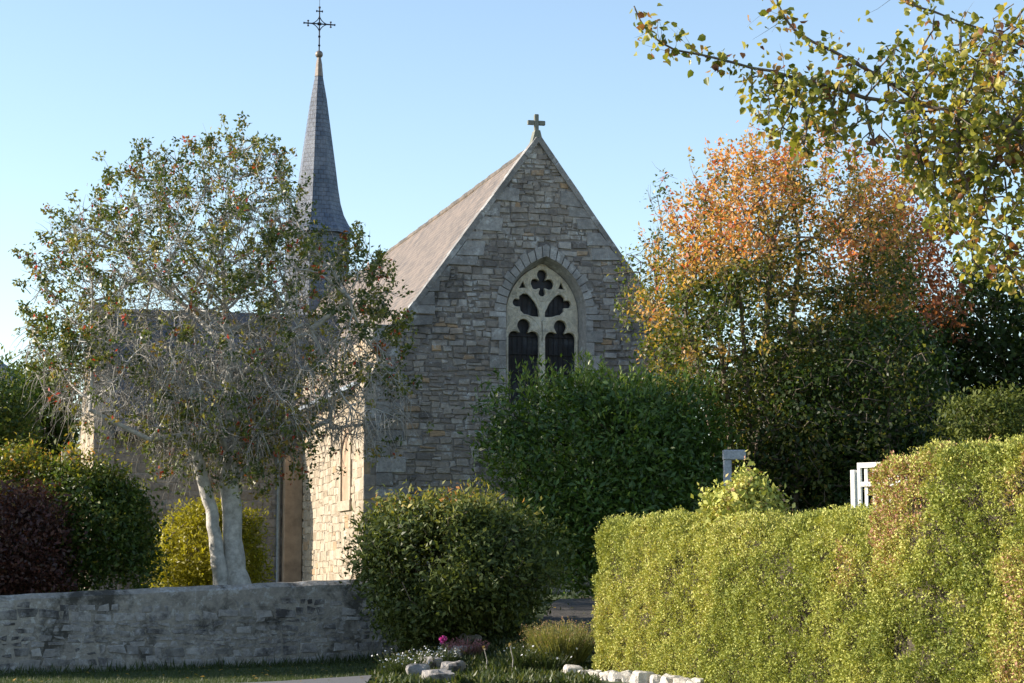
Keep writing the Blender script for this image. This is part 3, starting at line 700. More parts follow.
# ------------------------------------------------------------------ holly tree
def tree(name, label, loc, cat='tree', group=None): return empty(name, loc, label, cat, 0, group)
HY = 35.2
H1 = [at(u, v, HY) for u, v in ((238, 592), (235, 570), (233, 540), (232, 510), (229, 485), (231, 455), (230, 420), (229, 385), (228, 350), (224, 320))]
H2 = [at(u, v, HY-.15) for u, v in ((222, 592), (219, 565), (215, 535), (211, 508), (204, 484), (196, 455), (180, 425), (160, 400))]
H1, HR1 = resample(H1, [.27, .20, .18, .175, .17, .15, .13, .12, .10, .08]); H2, HR2 = resample(H2, [.15, .13, .115, .11, .115, .09, .075, .06])
bx, by = H1[0][0], H1[0][1]; bz0 = float(gz(bx, by))
hl = tree('holly_tree', 'forked pale-trunked tree with many bare grey twigs and sparse leaves, behind the stone wall', (bx, by, bz0))
nodes = H1+H2; par = [-1]+list(range(0, len(H1)-1))+[-1]+list(range(len(H1), len(nodes)-1))
for i, extra in enumerate([[(12, 250, 465, .5), (0, 285, 440, 1.1), (0, 330, 420, 1.4)], [(15, 215, 430, -.6), (0, 150, 440, -1.3), (0, 90, 410, -1.5)], [(21, 260, 360, -.4), (0, 310, 330, -.8), (0, 350, 300, -1)], [(24, 190, 310, .8), (0, 150, 280, 1.2)]]):
    p_ = extra[0][0]
    for (_, u, v, dy) in extra: nodes.append(at(u, v, HY+dy)); par.append(p_); p_ = len(nodes)-1
cr = Crown([(8, 330), (14, 300), (30, 238), (60, 215), (105, 175), (150, 138), (185, 138), (215, 120), (245, 132), (280, 135), (296, 165), (306, 195), (322, 238), (375, 250), (405, 262), (392, 300), (410, 350), (430, 400), (420, 440), (395, 450), (372, 470), (330, 440), (300, 470), (262, 470), (230, 478), (200, 492), (165, 470), (120, 440), (60, 425), (38, 400), (20, 370)], (222, 340), HY, 2.6)
cr.rough = False; cr.R = cr.R*.955
Aa, _, ka = cr.sample(2700, .2, 2.2)
keepA = np.ones(len(Aa), bool)
N, P_ = colonize(nodes, par, Aa[keepA], .17, 4.0, .22, 90, .3, 0.02)
rad = pipe(P_, .0085, 2.25)
scale = np.ones(len(N)); nt_ = len(H1)+len(H2)
rad[:len(H1)] = np.minimum(np.maximum(rad[:len(H1)], .0), 10)
for i in range(len(H1)): rad[i] = HR1[i]
for i in range(len(H2)): rad[len(H1)+i] = HR2[i]
big = rad > .05; big[:nt_] = False; rad[big] = .05
V, Q = skeleton_geo(N, P_, rad); mesh('trunk', V, Q, M['grey_bark'], hl, smooth=True)
thin = np.where((rad < .03))[0]; Dn = nrm(N[thin]-N[np.maximum(P_[thin], 0)])
pick = rng.integers(0, len(thin), 8000)
lowm = N[thin[pick], 2] < at(0, 330, HY)[2]
Vt, Qt, tipA = twigs(N[thin[pick[~lowm]]], Dn[pick[~lowm]], .42, .0068, .0)
Vt2, Qt2, tipB = twigs(N[thin[pick[lowm]]], Dn[pick[lowm]], .66, .0085, .42, 5)
mesh('twigs', np.concatenate([Vt, Vt2]), np.concatenate([Qt, Qt2+len(Vt)]), M['twig'], hl)
tips = np.concatenate([tipA, tipB]); rel = nrm((tips-cr.c)/np.array([3.5, 2.6, 3.5])); 
rr_ = np.linalg.norm((tips-cr.c)/np.array([3.3, 2.6, 3.6]), axis=1)
pl = .10+.36*sstep(.55, 1.0, rr_)*(tips[:, 2] > at(0, 380, HY)[2])+.22*(fbm(tips, .9, 4) > .52)+.35*((tips[:, 2] < at(0, 400, HY)[2]) & (np.abs(tips[:, 0]-at(235, 400, HY)[0]) < 1.5))
SP, ds, _ = cr.sample(620, .80); sk_ = ds[:, 2] > -.25; SP, ds = SP[sk_], ds[sk_]
Vt3, Qt3, tipC = twigs(SP, ds+np.array((0, 0, .5)), .46, .007, -.15, 3, .35); mesh('shoots', Vt3, Qt3, M['twig'], hl)
fs = rng.random((len(SP)*3, 1))**.6; i3 = np.repeat(np.arange(len(SP)), 3); ends = np.concatenate([tipC, SP[i3]*(1-fs)+tipC[i3]*fs])
tp = np.concatenate([tips[rng.random(len(tips)) < pl*.75], ends])
tp = tp[rng.random(len(tp)) < .92]; c = rng.integers(0, len(tp), len(tp)*12); P = tp[c]+rng.normal(size=(len(c), 3))*.048
tone = rng.random(len(tp)); hue = .08+tone[c]**.8*.6+rng.random(len(c))*.2; rd = rng.random(len(tp)) < .035; hue = np.where(rd[c], .80+rng.random(len(c))*.2, hue)
hue = np.where(rng.random(len(c)) < .015, .97, hue)
foliage('leaves', P, M['holly'], hl, .085, hue, width=.55, up=.1)

# ------------------------------------------------------------------ generic shrubs and trees
def stems(parent, base, targets, r0, mat, step=.3, name='stems'):
    nodes = [np.array(base)+np.array((rng.uniform(-.25, .25), rng.uniform(-.2, .2), -.05)) for _ in range(4)]
    N, P_ = colonize(nodes, [-1]*4, targets, step, 9, step*1.2, 60, .2)
    rad = pipe(P_, r0, 2.3); V, Q = skeleton_geo(N, P_, rad); mesh(name, V, Q, mat, parent, smooth=True); return N, P_, rad
def spray(o, cr, n, L, mat, leafmat_, size, hue, per=14, zmin=-.1, up=.6, seg=3, k0=.86, width=.5, bark='brown_bark', r=.006):
    P, d, _ = cr.sample(n, k0); q = d[:, 2] > zmin; P, d = P[q], d[q]
    V, Q, tp = twigs(P, d+np.array((0, 0, up)), L, r, -.15, seg, .3); mesh('shoots', V, Q, M[bark], o)
    ii = np.repeat(np.arange(len(P)), per); f = rng.random((len(ii), 1))**.8; X = P[ii]*(1-f)+tp[ii]*f+rng.normal(size=(len(ii), 3))*size*.45
    hh = np.clip(hue(X)+rng.normal(size=len(P))[ii]*.12, 0, 1); foliage('shoot_leaves', X, M[leafmat_], o, size, hh, width=width, up=.5)
def shrub(name, label, uv, cuv, Y, depth, mat, size, nc, per, sig, huef, base_uv=None, k0=.55, carve=.4, cf=1.0, width=.5, cat='shrub', shape=4, bark='brown_bark', seed=1, pw=3, group=None, r0=.008, nstem=260, part='leaves'):
    cr = Crown(uv, cuv, Y, depth); b_ = at(*(base_uv or (cuv[0], 560)), Y); z = float(gz(b_[0], b_[1])); b_[2] = z
    o = empty(name, b_, label, cat, 0, group)
    P, d, k, tone = clumps(cr, nc, per, sig, k0, pw, carve, cf, seed)
    ok = P[:, 2] > gz(P[:, 0], P[:, 1])+.03; P, d, k, tone = P[ok], d[ok], k[ok], tone[ok]
    T, _, _ = cr.sample(nstem, .2, 2); T = T[T[:, 2] > z+.2]
    stems(o, b_, T, r0, M[bark])
    foliage(part, P, M[mat], o, size*rng.choice([.7, 1, 1.3], len(P)), huef(P, d, k, tone), out=d*.8, width=width, shape=shape)
    if Y < 40: spray(o, cr, int(26*cr.R.mean()**2)+20, size*3.4, None, mat, size*.85, lambda X: huef(X, None, np.ones(len(X)), np.zeros(len(X)))+.08, 10, -.2, .5, 3, .93, width, bark, .004)
    return o, cr
rn = lambda P: rng.random(len(P))
# viburnum, centre
o, c_ = shrub('rounded_shrub', 'broad rounded green shrub with yellow and orange tinged top, in front of the church gable',
  [(345, 552), (352, 535), (370, 515), (400, 503), (440, 498), (480, 497), (520, 509), (552, 526), (566, 545), (570, 578), (560, 600), (520, 615), (480, 632), (430, 650), (395, 650), (375, 625), (352, 585)], (455, 570), 30.6, 1.4,
  'viburnum', .09, 3000, 16, .11, lambda P, d, k, t: .22+t+.3*rn(P)+.6*sstep(1.9, 2.9, P[:, 2]+.5*(fbm(P, 1.8, 3)-.5))*rn(P)**.7, (455, 650), carve=.36, width=.42)
# laurel behind
o, c_ = shrub('laurel_bush', 'large dark glossy laurel bush with upright shoots, under the church window',
  [(474, 430), (490, 405), (520, 390), (560, 380), (600, 378), (650, 384), (700, 390), (728, 410), (740, 450), (735, 500), (700, 560), (640, 600), (580, 600), (545, 560), (500, 500), (476, 470)], (610, 480), 36.5, 2.1,
  'laurel', .125, 3600, 15, .15, lambda P, d, k, t: .4+t+.3*rn(P), (610, 590), carve=.34, width=.36, seed=3)
nsh = 130; Ts = c_.sample(nsh*4, .93)[0]; Ts = Ts[Ts[:, 2] > at(0, 410, 36.5)[2]][:nsh]; V0, Q0, tp = twigs(Ts, np.tile((0, 0, 1.), (len(Ts), 1)), .5, .006, -.6, 3, .3)
mesh('shoots', V0, Q0, M['heather'], o, hue=np.full(len(Q0), .2)); f = rng.random((len(Ts)*14, 1)); ii = np.repeat(np.arange(len(Ts)), 14)
P = Ts[ii]*(1-f)+tp[ii]*f+rng.normal(size=(len(ii), 3))*.015
foliage('shoot_leaves', P, M['laurel'], o, .12, .7+.3*rn(P), width=.25, up=1.5)
# left shrubs
shrub('dark_red_shrub', 'dark purple-red leaved shrub at the left end of the stone wall', [(-70, 600), (-80, 530), (-40, 490), (0, 482), (35, 488), (62, 500), (75, 520), (80, 560), (70, 600)], (0, 545), 33.0, 1.3,
  'darkred', .08, 1600, 14, .13, lambda P, d, k, t: .35+t+.3*rn(P)+.5*sstep(2.3, 3.2, P[:, 2])*rn(P), (0, 590), carve=.36, seed=5)
shrub('turning_shrub', 'green shrub turning yellow at its top, left of the forked tree behind the wall', [(30, 600), (20, 520), (28, 478), (55, 458), (85, 454), (112, 466), (134, 492), (152, 520), (160, 555), (155, 600)], (95, 530), 34.0, .95,
  'dogwood', .08, 1900, 14, .13, lambda P, d, k, t: .22+t+.3*rn(P)+.6*sstep(2.9, 3.8, P[:, 2])*(.3+.7*rn(P)), (95, 590), carve=.38, seed=6)
shrub('yellow_topped_shrub', 'yellow and orange leaved shrub at the left edge above the dark red one', [(-60, 560), (-50, 478), (-20, 458), (15, 450), (46, 458), (58, 478), (60, 560)], (5, 500), 34.4, .8,
  'dogwood', .08, 1100, 14, .13, lambda P, d, k, t: .38+t+.45*rn(P), (5, 590), carve=.38, seed=16)
shrub('golden_shrub', 'golden yellow rounded shrub just behind the forked tree trunks', [(145, 590), (150, 552), (165, 528), (185, 505), (205, 500), (235, 508), (258, 520), (270, 548), (270, 590)], (210, 550), 36.6, .9,
  'gold', .075, 1500, 16, .10, lambda P, d, k, t: .45+t+.3*rn(P), (210, 590), carve=.34, width=.4, seed=7)
# shrub standing above the low hedge
shrub('yellow_green_shrub', 'pale yellow-green shrub poking up behind the low clipped hedge', [(705, 520), (712, 494), (730, 490), (741, 470), (750, 468), (758, 485), (776, 497), (785, 520), (760, 560), (725, 560)], (745, 520), 25.6, .6,
  'hedge', .07, 700, 14, .07, lambda P, d, k, t: .45+t+.3*rn(P), (745, 600), k0=.3, carve=.3, seed=8, width=.6)
# far left trees
shrub('far_tree', 'dark green tree crown at the left edge beyond the transept, beside the tiny roof', [(-60, 460), (-50, 380), (-20, 362), (5, 368), (20, 380), (26, 420), (24, 470)], (-15, 425), 62, 2.2,
  'dogwood', .16, 900, 14, .3, lambda P, d, k, t: .15+t+.4*rn(P), (-10, 540), carve=.36, cf=.5, cat='tree', seed=10, r0=.02)
shrub('far_tree', 'mid green far tree seen between the left edge and the transept corner', [(18, 470), (20, 400), (28, 368), (45, 358), (62, 372), (68, 420), (66, 480)], (44, 425), 68, 2.0,
  'dogwood', .16, 900, 14, .3, lambda P, d, k, t: .1+t+.35*rn(P), (44, 540), carve=.38, cf=.5, cat='tree', seed=12, r0=.02)
# unseen tree added left of the frame to shade the wall and rounded shrub
shrub('added_shade_tree', 'unseen dense dark tree added outside the left edge to shade the wall', [(-330, 590), (-350, 400), (-300, 290), (-240, 270), (-180, 300), (-140, 400), (-150, 590)], (-245, 450), 31.3, 1.9,
  'darkgreen', .2, 1500, 12, .3, lambda P, d, k, t: .4+t+.3*rn(P), (-245, 600), carve=.25, cat='tree', seed=13, k0=.2)

# ------------------------------------------------------------------ autumn trees on the right
def crown_tree(name, label, uv, cuv, Y, depth, mat, size, nodes_uv, na, step, per, sig, huef, bark='brown_bark', keep=.42, cf=.6, seed=1, r0=.006, width=.6, twn=0, k0=.3, shape=4):
    f0 = nodes_uv[0][0] if isinstance(nodes_uv[0], list) else nodes_uv[0]; b_ = at(f0[0], f0[1], Y); z = float(gz(b_[0], b_[1])); b_[2] = z; o = empty(name, b_, label, 'tree')
    cr = Crown(uv, cuv, Y, depth); nodes, par = [], []
    for st in nodes_uv if isinstance(nodes_uv[0], list) else [nodes_uv]:
        for i, p in enumerate(st):
            q_ = at(p[0], p[1], Y+(p[2] if len(p) > 2 else 0)); q_[2] = z-.1 if i == 0 else q_[2]
            nodes.append(q_); par.append(-1 if i == 0 else len(nodes)-2)
    A, d, k = cr.sample(na, k0, 2.6); kp = fbm(A, cf, seed) > keep*rng.uniform(.85, 1.1, na); A = A[kp]
    N, P_ = colonize(nodes, par, A, step, 9, step*1.15, 80, .25)
    rad = pipe(P_, r0, 2.35); cap = .16; rad = np.minimum(rad, cap)
    V, Q = skeleton_geo(N, P_, rad); mesh('trunk', V, Q, M[bark], o, smooth=True)
    tn = np.where((rad < r0*2.6) & (np.arange(len(N)) >= len(nodes)))[0]; c = rng.integers(0, len(tn), len(tn)*per)
    tone = rng.normal(size=len(tn))*.1; P = N[tn[c]]+rng.normal(size=(len(c), 3))*sig
    dd = nrm((P-cr.c)/np.array([1, 1, 1])); kk = np.linalg.norm((P-cr.c)/np.array([abs(cr.R).mean(), depth, abs(cr.R).mean()]), axis=1)
    if twn:
        V, Q, _ = twigs(N[tn[rng.integers(0, len(tn), twn)]], nrm(rng.normal(size=(twn, 3))+[0, 0, .8]), .45, .006, -.1); mesh('twigs', V, Q, M[bark], o)
    foliage('leaves', P, M[mat], o, size, huef(P, dd, kk, tone[c]), out=dd*.6, width=width, shape=shape)
    return o, cr
def sunny(P, x0, z0, sx, sz): return np.clip(((x0-P[:, 0])/sx+(P[:, 2]-z0)/sz), -1, 1)
MY = 38.5
zc = at(0, 330, MY)[2]; xc = at(760, 300, MY)[0]
mh = lambda P: .06+.34*rn(P)+.55*sstep(-.2, 1.0, (P[:, 2]-zc-.45)/2.6-(P[:, 0]-xc)/6.5+.0+2.0*(fbm(P, 1.0, 8)-.5)*2+.5*(vnoise(P, 3.1, 18)-.5))
o, c_ = crown_tree('autumn_tree', 'tall many-stemmed autumn tree with orange upper leaves, right of the church gable',
  [(640, 420), (632, 350), (640, 290), (668, 240), (690, 175), (720, 150), (760, 135), (800, 128), (840, 140), (880, 165), (915, 195), (935, 250), (940, 330), (910, 400), (850, 450), (780, 470), (700, 450), (660, 440)], (770, 310), MY, 2.6,
  'maple', .098, [[(745, 570), (748, 500), (750, 430), (745, 360), (740, 290)], [(762, 570, .4), (766, 490, .5), (775, 410, .5), (790, 330, .5), (800, 260, .5)], [(728, 570, -.3), (722, 480, -.5), (705, 400, -.6), (690, 330, -.6)], [(780, 570, .8), (800, 480, .9), (835, 390, 1), (860, 300, 1)], [(738, 570, .9), (733, 480, 1.1), (726, 390, 1.2), (715, 300, 1.2)], [(755, 570, -.6), (757, 470, -.8), (764, 370, -.9), (770, 260, -.7)]],
  4800, .19, 15, .12, lambda P, d, k, t: t+mh(P)+.10*sstep(.6, 1, k), keep=.37, bark='brown_bark', twn=700, r0=.0075)
spray(o, c_, 420, .75, None, 'maple', .095, lambda X: mh(X)+.12, 16, .0, 1.3, 4, .8)
crown_tree('copper_tree', 'copper-red leaved tree crown showing behind the orange tree, right side',
  [(840, 270), (845, 215), (872, 180), (905, 168), (930, 185), (942, 235), (955, 280), (970, 330), (900, 380), (860, 340)], (900, 265), 43, 1.9,
  'copper', .12, [(905, 560), (903, 450), (902, 350), (900, 280)], 1500, .25, 12, .17, lambda P, d, k, t: .4+t+.4*rn(P), keep=.36, seed=4, r0=.009)
crown_tree('slender_tree', 'slender green-leaved tree with bare top twigs between the gable and the orange tree',
  [(612, 300), (622, 240), (638, 180), (662, 175), (685, 215), (700, 270), (700, 380), (680, 430), (640, 430), (622, 380)], (660, 320), 40.5, 1.3,
  'dogwood', .085, [(668, 570), (668, 480), (664, 400), (660, 330), (655, 270)], 1300, .19, 7, .11, lambda P, d, k, t: .2+t+.35*rn(P)+.25*(P[:, 0] < at(650, 0, 40.5)[0])*rn(P), keep=.42, seed=5, twn=260, r0=.006)
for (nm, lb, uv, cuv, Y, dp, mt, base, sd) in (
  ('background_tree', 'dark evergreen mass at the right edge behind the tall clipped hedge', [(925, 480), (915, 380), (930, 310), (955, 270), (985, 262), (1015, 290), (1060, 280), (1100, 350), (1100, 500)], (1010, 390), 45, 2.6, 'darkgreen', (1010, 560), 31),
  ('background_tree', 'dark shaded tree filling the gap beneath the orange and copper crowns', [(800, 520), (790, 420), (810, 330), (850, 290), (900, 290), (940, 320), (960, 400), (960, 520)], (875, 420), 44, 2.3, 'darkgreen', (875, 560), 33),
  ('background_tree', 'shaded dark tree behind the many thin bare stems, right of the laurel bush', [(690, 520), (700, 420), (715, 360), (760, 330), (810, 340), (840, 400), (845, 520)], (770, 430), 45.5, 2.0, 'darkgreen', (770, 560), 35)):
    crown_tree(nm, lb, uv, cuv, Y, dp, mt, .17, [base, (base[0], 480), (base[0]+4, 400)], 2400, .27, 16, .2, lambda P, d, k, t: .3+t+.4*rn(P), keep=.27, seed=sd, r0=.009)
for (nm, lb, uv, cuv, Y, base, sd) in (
  ('dark_tree', 'dark broad tree in front of the lower right part of the orange crown', [(800, 520), (792, 430), (802, 370), (818, 335), (850, 315), (890, 305), (925, 312), (955, 345), (975, 410), (975, 520)], (885, 410), 36.6, (885, 560), 41),
  ('dark_tree', 'dark narrow tree beside the bare stems, left of the broad dark one', [(745, 520), (748, 440), (760, 380), (785, 345), (815, 340), (835, 400), (840, 520)], (795, 440), 37.0, (795, 560), 43)):
    crown_tree(nm, lb, uv, cuv, Y, 1.3, 'maple', .10, [base, (base[0], 480), (base[0]+4, 420)], 2600, .19, 15, .15, lambda P, d, k, t: .02+t*.5+.2*rn(P)+.35*(fbm(P, 1.2, 5) > .58)*rn(P), keep=.30, seed=sd, r0=.007)  # dark leaf hues in front of the lower right crown
o, c_ = shrub('low_dark_shrub', 'low dark shaded shrub mass just behind the clipped hedges, right of the grey post', [(740, 530), (750, 480), (790, 465), (850, 455), (900, 440), (960, 425), (1060, 410), (1100, 520)], (900, 490), 38, 1.2,
  'darkgreen', .12, 2600, 13, .16, lambda P, d, k, t: .45+t+.4*rn(P), (900, 560), carve=.34, seed=37)
shrub('berry_shrub', 'brownish yellow shrub with wispy top above the tall hedge, right edge', [(930, 430), (935, 405), (960, 397), (1000, 396), (1040, 400), (1060, 430), (1000, 450)], (995, 420), 33, .8,
  'darkgreen', .07, 600, 12, .09, lambda P, d, k, t: .75+t+.4*rn(P), (995, 560), carve=.4, seed=39)  # dark leaf material puts the shrub's shade into its colour

# overhanging branches of the near tree whose trunk stands outside the right edge
LY = 13.2
lt_b = (6.4, LY+.4, float(gz(6.4, LY)))
lt = empty('overhanging_tree', lt_b, 'near tree reaching in from the upper right, yellow-green leaves and long bare-tipped boughs', 'tree')
segsN = [np.array((6.4, LY+.4, 0)), np.array((6.35, LY+.4, 1.5)), np.array((6.3, LY+.3, 3.0)), np.array((6.1, LY+.2, 4.2))]; pr_ = [-1, 0, 1, 2]
def chain(frm, pts):
    p_ = frm; ids = []
    for (u, v, dy) in pts: segsN.append(at(u, v, LY+dy)); pr_.append(p_); p_ = len(segsN)-1; ids.append(p_)
    return ids
c1 = chain(3, [(1250, 180, .1), (1160, 170, 0), (1080, 150, 0), (1010, 130, -.1), (960, 112, -.1), (910, 104, 0), (865, 98, 0)])
bB = chain(c1[-1], [(850, 93, 0), (837, 89, 0), (818, 84, 0), (798, 79, 0), (785, 75, 0), (772, 71, 0), (752, 68, 0), (731, 62, 0), (715, 58, 0), (702, 55, 0), (675, 50, 0), (660, 42, 0), (648, 32, 0), (640, 20, 0), (634, 6, 0)])
bA = chain(c1[-2], [(888, 82, .2), (873, 73, .2), (853, 62, .2), (833, 51, .2), (813, 42, .2), (794, 30, .2), (785, 18, .2), (778, 4, .2), (775, -12, .2)])
bC = chain(c1[2], [(1050, 60, .3), (1000, 35, .3), (960, 22, .3), (935, 12, .3), (915, 6, .3), (900, -12, .3)])
bD = chain(c1[1], [(1120, 230, .4), (1060, 260, .4), (1030, 300, .4)])
mass = Crown([(860, 110), (868, 60), (890, 38), (930, 40), (960, 20), (1000, 5), (1060, -20), (1110, 100), (1100, 250), (1060, 330), (1032, 325), (1015, 305), (995, 278), (962, 278), (945, 268), (932, 230), (920, 195), (900, 170), (870, 155)], (985, 140), LY, .75)
A1 = mass.sample(2100, .1, 2.0)[0]
m2 = Crown([(735, 118), (712, 104), (745, 78), (790, 72), (830, 70), (880, 60), (890, 140), (865, 175), (810, 160), (765, 140)], (810, 112), LY, .4)
A2 = m2.sample(420, .1, 2.2)[0]
N, P_ = colonize(segsN, pr_, np.concatenate([A1, A2]), .065, 5, .075, 80, .35)
rad = pipe(P_, .0035, 2.3); rad = np.minimum(rad, .03); rad[:9] = [.2, .17, .15, .13, .08, .055, .036, .024, .018]; rad[9:] = np.minimum(rad[9:], .014)
for L_, r_ in ((bB, .011), (bA, .012), (bC, .010)):
    for q_, i in enumerate(L_): rad[i] = r_*(1-.75*q_/len(L_))+.0018
V, Q = skeleton_geo(N, P_, rad); mesh('branches', V, Q, M['branch_bark'], lt, smooth=True)
tn = np.where((rad < .008) & (np.arange(len(N)) >= len(segsN)))[0]
tn = tn[rng.random(len(tn)) < .5]; c = rng.integers(0, len(tn), int(len(tn)*6)); tone = rng.random(len(tn)); P = N[tn[c]]+rng.normal(size=(len(c), 3))*.042
hue = .12+.6*tone[c]+.35*rn(P)
ex = []
for L_, dens in ((bB, 11), (bA, 9), (bC, 11)):
    for a, b_ in zip(L_[:-1], L_[1:]):
        for _ in range(dens): f = rng.random(); ex.append(N[a]*(1-f)+N[b_]*f+rng.normal(size=3)*np.array((.06, .07, .07)))
# side sprays of leafy twigs along the long boughs
st_, sd_ = [], []
for L_ in (bB[:-2], bA, bC):
    for a in L_:
        for _ in range(2): st_.append(N[a]); sd_.append(nrm(rng.normal(size=3)+np.array((-.6, 0, .2))))
V, Q, tpz = twigs(np.array(st_), np.array(sd_), .26, .0022, .0, 3, .4); mesh('twigs', V, Q, M['branch_bark'], lt)
st_ = np.array(st_); f = rng.random((len(st_)*5, 1)); ii = np.repeat(np.arange(len(st_)), 5)
E = np.concatenate([np.array(ex), st_[ii]*(1-f)+tpz[ii]*f+rng.normal(size=(len(ii), 3))*.03])
E = E[E[:, 0] > at(632, 0, LY)[0]]
hueE = .3+.7*rng.random(len(E))
P = np.concatenate([P, E]); hue = np.concatenate([hue, hueE])
foliage('leaves', P, M['lime'], lt, .054, hue, width=.85, shape=6, up=-.5, jit=1, fold=.35)

# ------------------------------------------------------------------ clipped hedges
HA = np.array((1.12, 28.3)); hd = nrm(np.array((.371, -.929))); hn = np.array((hd[1], -hd[0]))   # hn points to the left and towards the road
if hn[0] > 0: hn = -hn
def hedge(name, label, k0, k1, topf, T, off, rE, dens, huef, size, seed, hole=()):
    L = k1-k0; b_ = HA+hd*k0; zb = .06
    o = empty(name, (b_[0], b_[1], zb), label, 'hedge')
    H_ = max(topf(0), topf(L))
    areas = [('front', L*H_), ('top', L*T), ('end', T*H_), ('end2', T*H_), ('back', L*H_*.35)]
    PP, NN = [], []
    def put(kind, n):
        a = rng.random(n)*L; h_ = rng.random(n); wv = rng.random(n)*T
        if kind == 'front': wv[:] = 0
        if kind == 'back': wv[:] = T
        if kind == 'end': a[:] = 0
        if kind == 'end2': a[:] = L
        Ht = topf(a); z = np.where(kind == 'top', Ht, h_*Ht)
        p = np.stack([a, wv, z], 1)
        lo = np.array((rE, rE, -1)); hi_ = np.stack([np.full(n, L-rE), np.full(n, T-rE), Ht-rE], 1)
        q_ = np.clip(p, lo, hi_); v = p-q_; l = np.linalg.norm(v, axis=1, keepdims=True); nn = v/np.maximum(l, 1e-6); return q_+nn*rE, nn
    def disp(P, nn):
        d = .20*(fbm(P, 1.6, seed)-.5)+.16*(fbm(P, 5.5, seed+2)-.5)
        for (ha, hz, hr, hdp) in hole:
            rr_ = np.hypot(P[:, 0]-ha, (P[:, 2]-hz)); d = d-hdp*np.exp(-(rr_/hr)**2)*(P[:, 1] < .4)
        return P+nn*d[:, None]
    def W(P): return np.stack([HA[0]+hd[0]*(k0+P[:, 0])-hn[0]*P[:, 1]+hn[0]*off, HA[1]+hd[1]*(k0+P[:, 0])-hn[1]*P[:, 1]+hn[1]*off, zb+P[:, 2]], 1)
    def WD(n_): return np.stack([hd[0]*n_[:, 0]-hn[0]*n_[:, 1], hd[1]*n_[:, 0]-hn[1]*n_[:, 1], n_[:, 2]], 1)
    for kind, ar in areas:
        n = int(ar*dens*(.5 if kind in ('back', 'end2') else 1)); p, nn = put(kind, n); PP.append(p); NN.append(nn)
    P = np.concatenate(PP); nn = np.concatenate(NN)
    # sprays: leaves gathered on many small shoots, so the face is not an even carpet
    Pd = disp(P, nn); depth = rng.exponential(.045, len(P)); Pd = Pd-nn*depth[:, None]+rng.normal(size=P.shape)*.012
    cell = fbm(P, 7, seed+5); prot = sstep(.5, .68, cell)*rng.random(len(P))*.10; Pd = Pd+nn*prot[:, None]
    thin_ = (cell < .43) & (rng.random(len(P)) < .8); Pd = Pd[~thin_]; P = P[~thin_]; nn = nn[~thin_]
    ok = Pd[:, 2] > .0; Pd, P, nn = Pd[ok], P[ok], nn[ok]
    hu = huef(P, nn)
    Wn = WD(nn); A = nrm(Wn*.6+rand_unit(len(P))*.9+np.array((0, 0, .5))); Nn = nrm(Wn*.35+rand_unit(len(P))*1.1+np.array((0, 0, .2)))
    V, Q, k = leaf_geo(W(Pd), A, Nn, size*rng.uniform(.6, 1.4, len(P)), .55, .2, 4)
    mesh('leaves', V, Q, M['hedge'], o, hue=np.clip(hu, 0, 1))
    # woody shoots just breaking the surface
    n = int(L*H_*120); p, nn2 = put('front', n); p2, nn3 = put('top', int(L*T*160)); p = np.concatenate([p, p2]); nn2 = np.concatenate([nn2, nn3])
    V, Q, tps = twigs(W(disp(p, nn2)-nn2*.06), WD(nn2)+np.array((0, 0, .5)), .13, .0028, -.25, 2, .45); mesh('shoots', V, Q, M['heart'], o)
    sl_ = np.repeat(np.arange(len(tps)), 4); Pt = tps[sl_]+rng.normal(size=(len(sl_), 3))*.012-np.array((0, 0, .02))*rng.random((len(sl_), 1))
    V, Q, k = leaf_geo(Pt, rand_unit(len(Pt))+[0, 0, .6], rand_unit(len(Pt)), size*rng.uniform(.6, 1.2, len(Pt)), .5, .2, 4)
    mesh('tip_leaves', V, Q, M['hedge'], o, hue=.5+.3*rng.random(len(Pt)))
    # dense twiggy heart
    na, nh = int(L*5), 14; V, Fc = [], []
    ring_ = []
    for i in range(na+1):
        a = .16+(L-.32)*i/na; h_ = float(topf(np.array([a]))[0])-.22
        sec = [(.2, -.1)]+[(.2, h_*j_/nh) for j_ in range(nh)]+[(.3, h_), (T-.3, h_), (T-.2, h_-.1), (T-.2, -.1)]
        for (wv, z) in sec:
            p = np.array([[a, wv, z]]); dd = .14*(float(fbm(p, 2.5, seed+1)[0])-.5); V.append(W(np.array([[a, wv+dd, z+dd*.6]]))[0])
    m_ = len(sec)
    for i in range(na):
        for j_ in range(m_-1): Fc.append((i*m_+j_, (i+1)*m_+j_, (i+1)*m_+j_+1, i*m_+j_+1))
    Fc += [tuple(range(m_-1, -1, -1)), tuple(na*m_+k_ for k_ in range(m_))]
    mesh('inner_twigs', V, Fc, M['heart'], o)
    return o
hedge('clipped_hedge', 'lower clipped yellow-green hedge with a rounded left end, sunlit above pale stones', 0, 7.5, lambda a: 2.14+.04*np.sin(a*1.3)+.05*np.sin(a*3.1+1)-.015*a, 1.3, 0, .28, 9500,
      lambda P, nn: .3+.3*rng.random(len(P))+.35*(fbm(P, 1.3, 21)-.35)+.25*(fbm(P, .5, 41) > .55)*rng.random(len(P))+.3*sstep(5.2, 7.2, P[:, 0])*(fbm(P, 1.5, 22) > .5)*rng.random(len(P)), .031, 51,
      hole=((4.9, 1.95, .22, .25), (2.7, .9, .13, .2), (3.6, .5, .12, .18)))
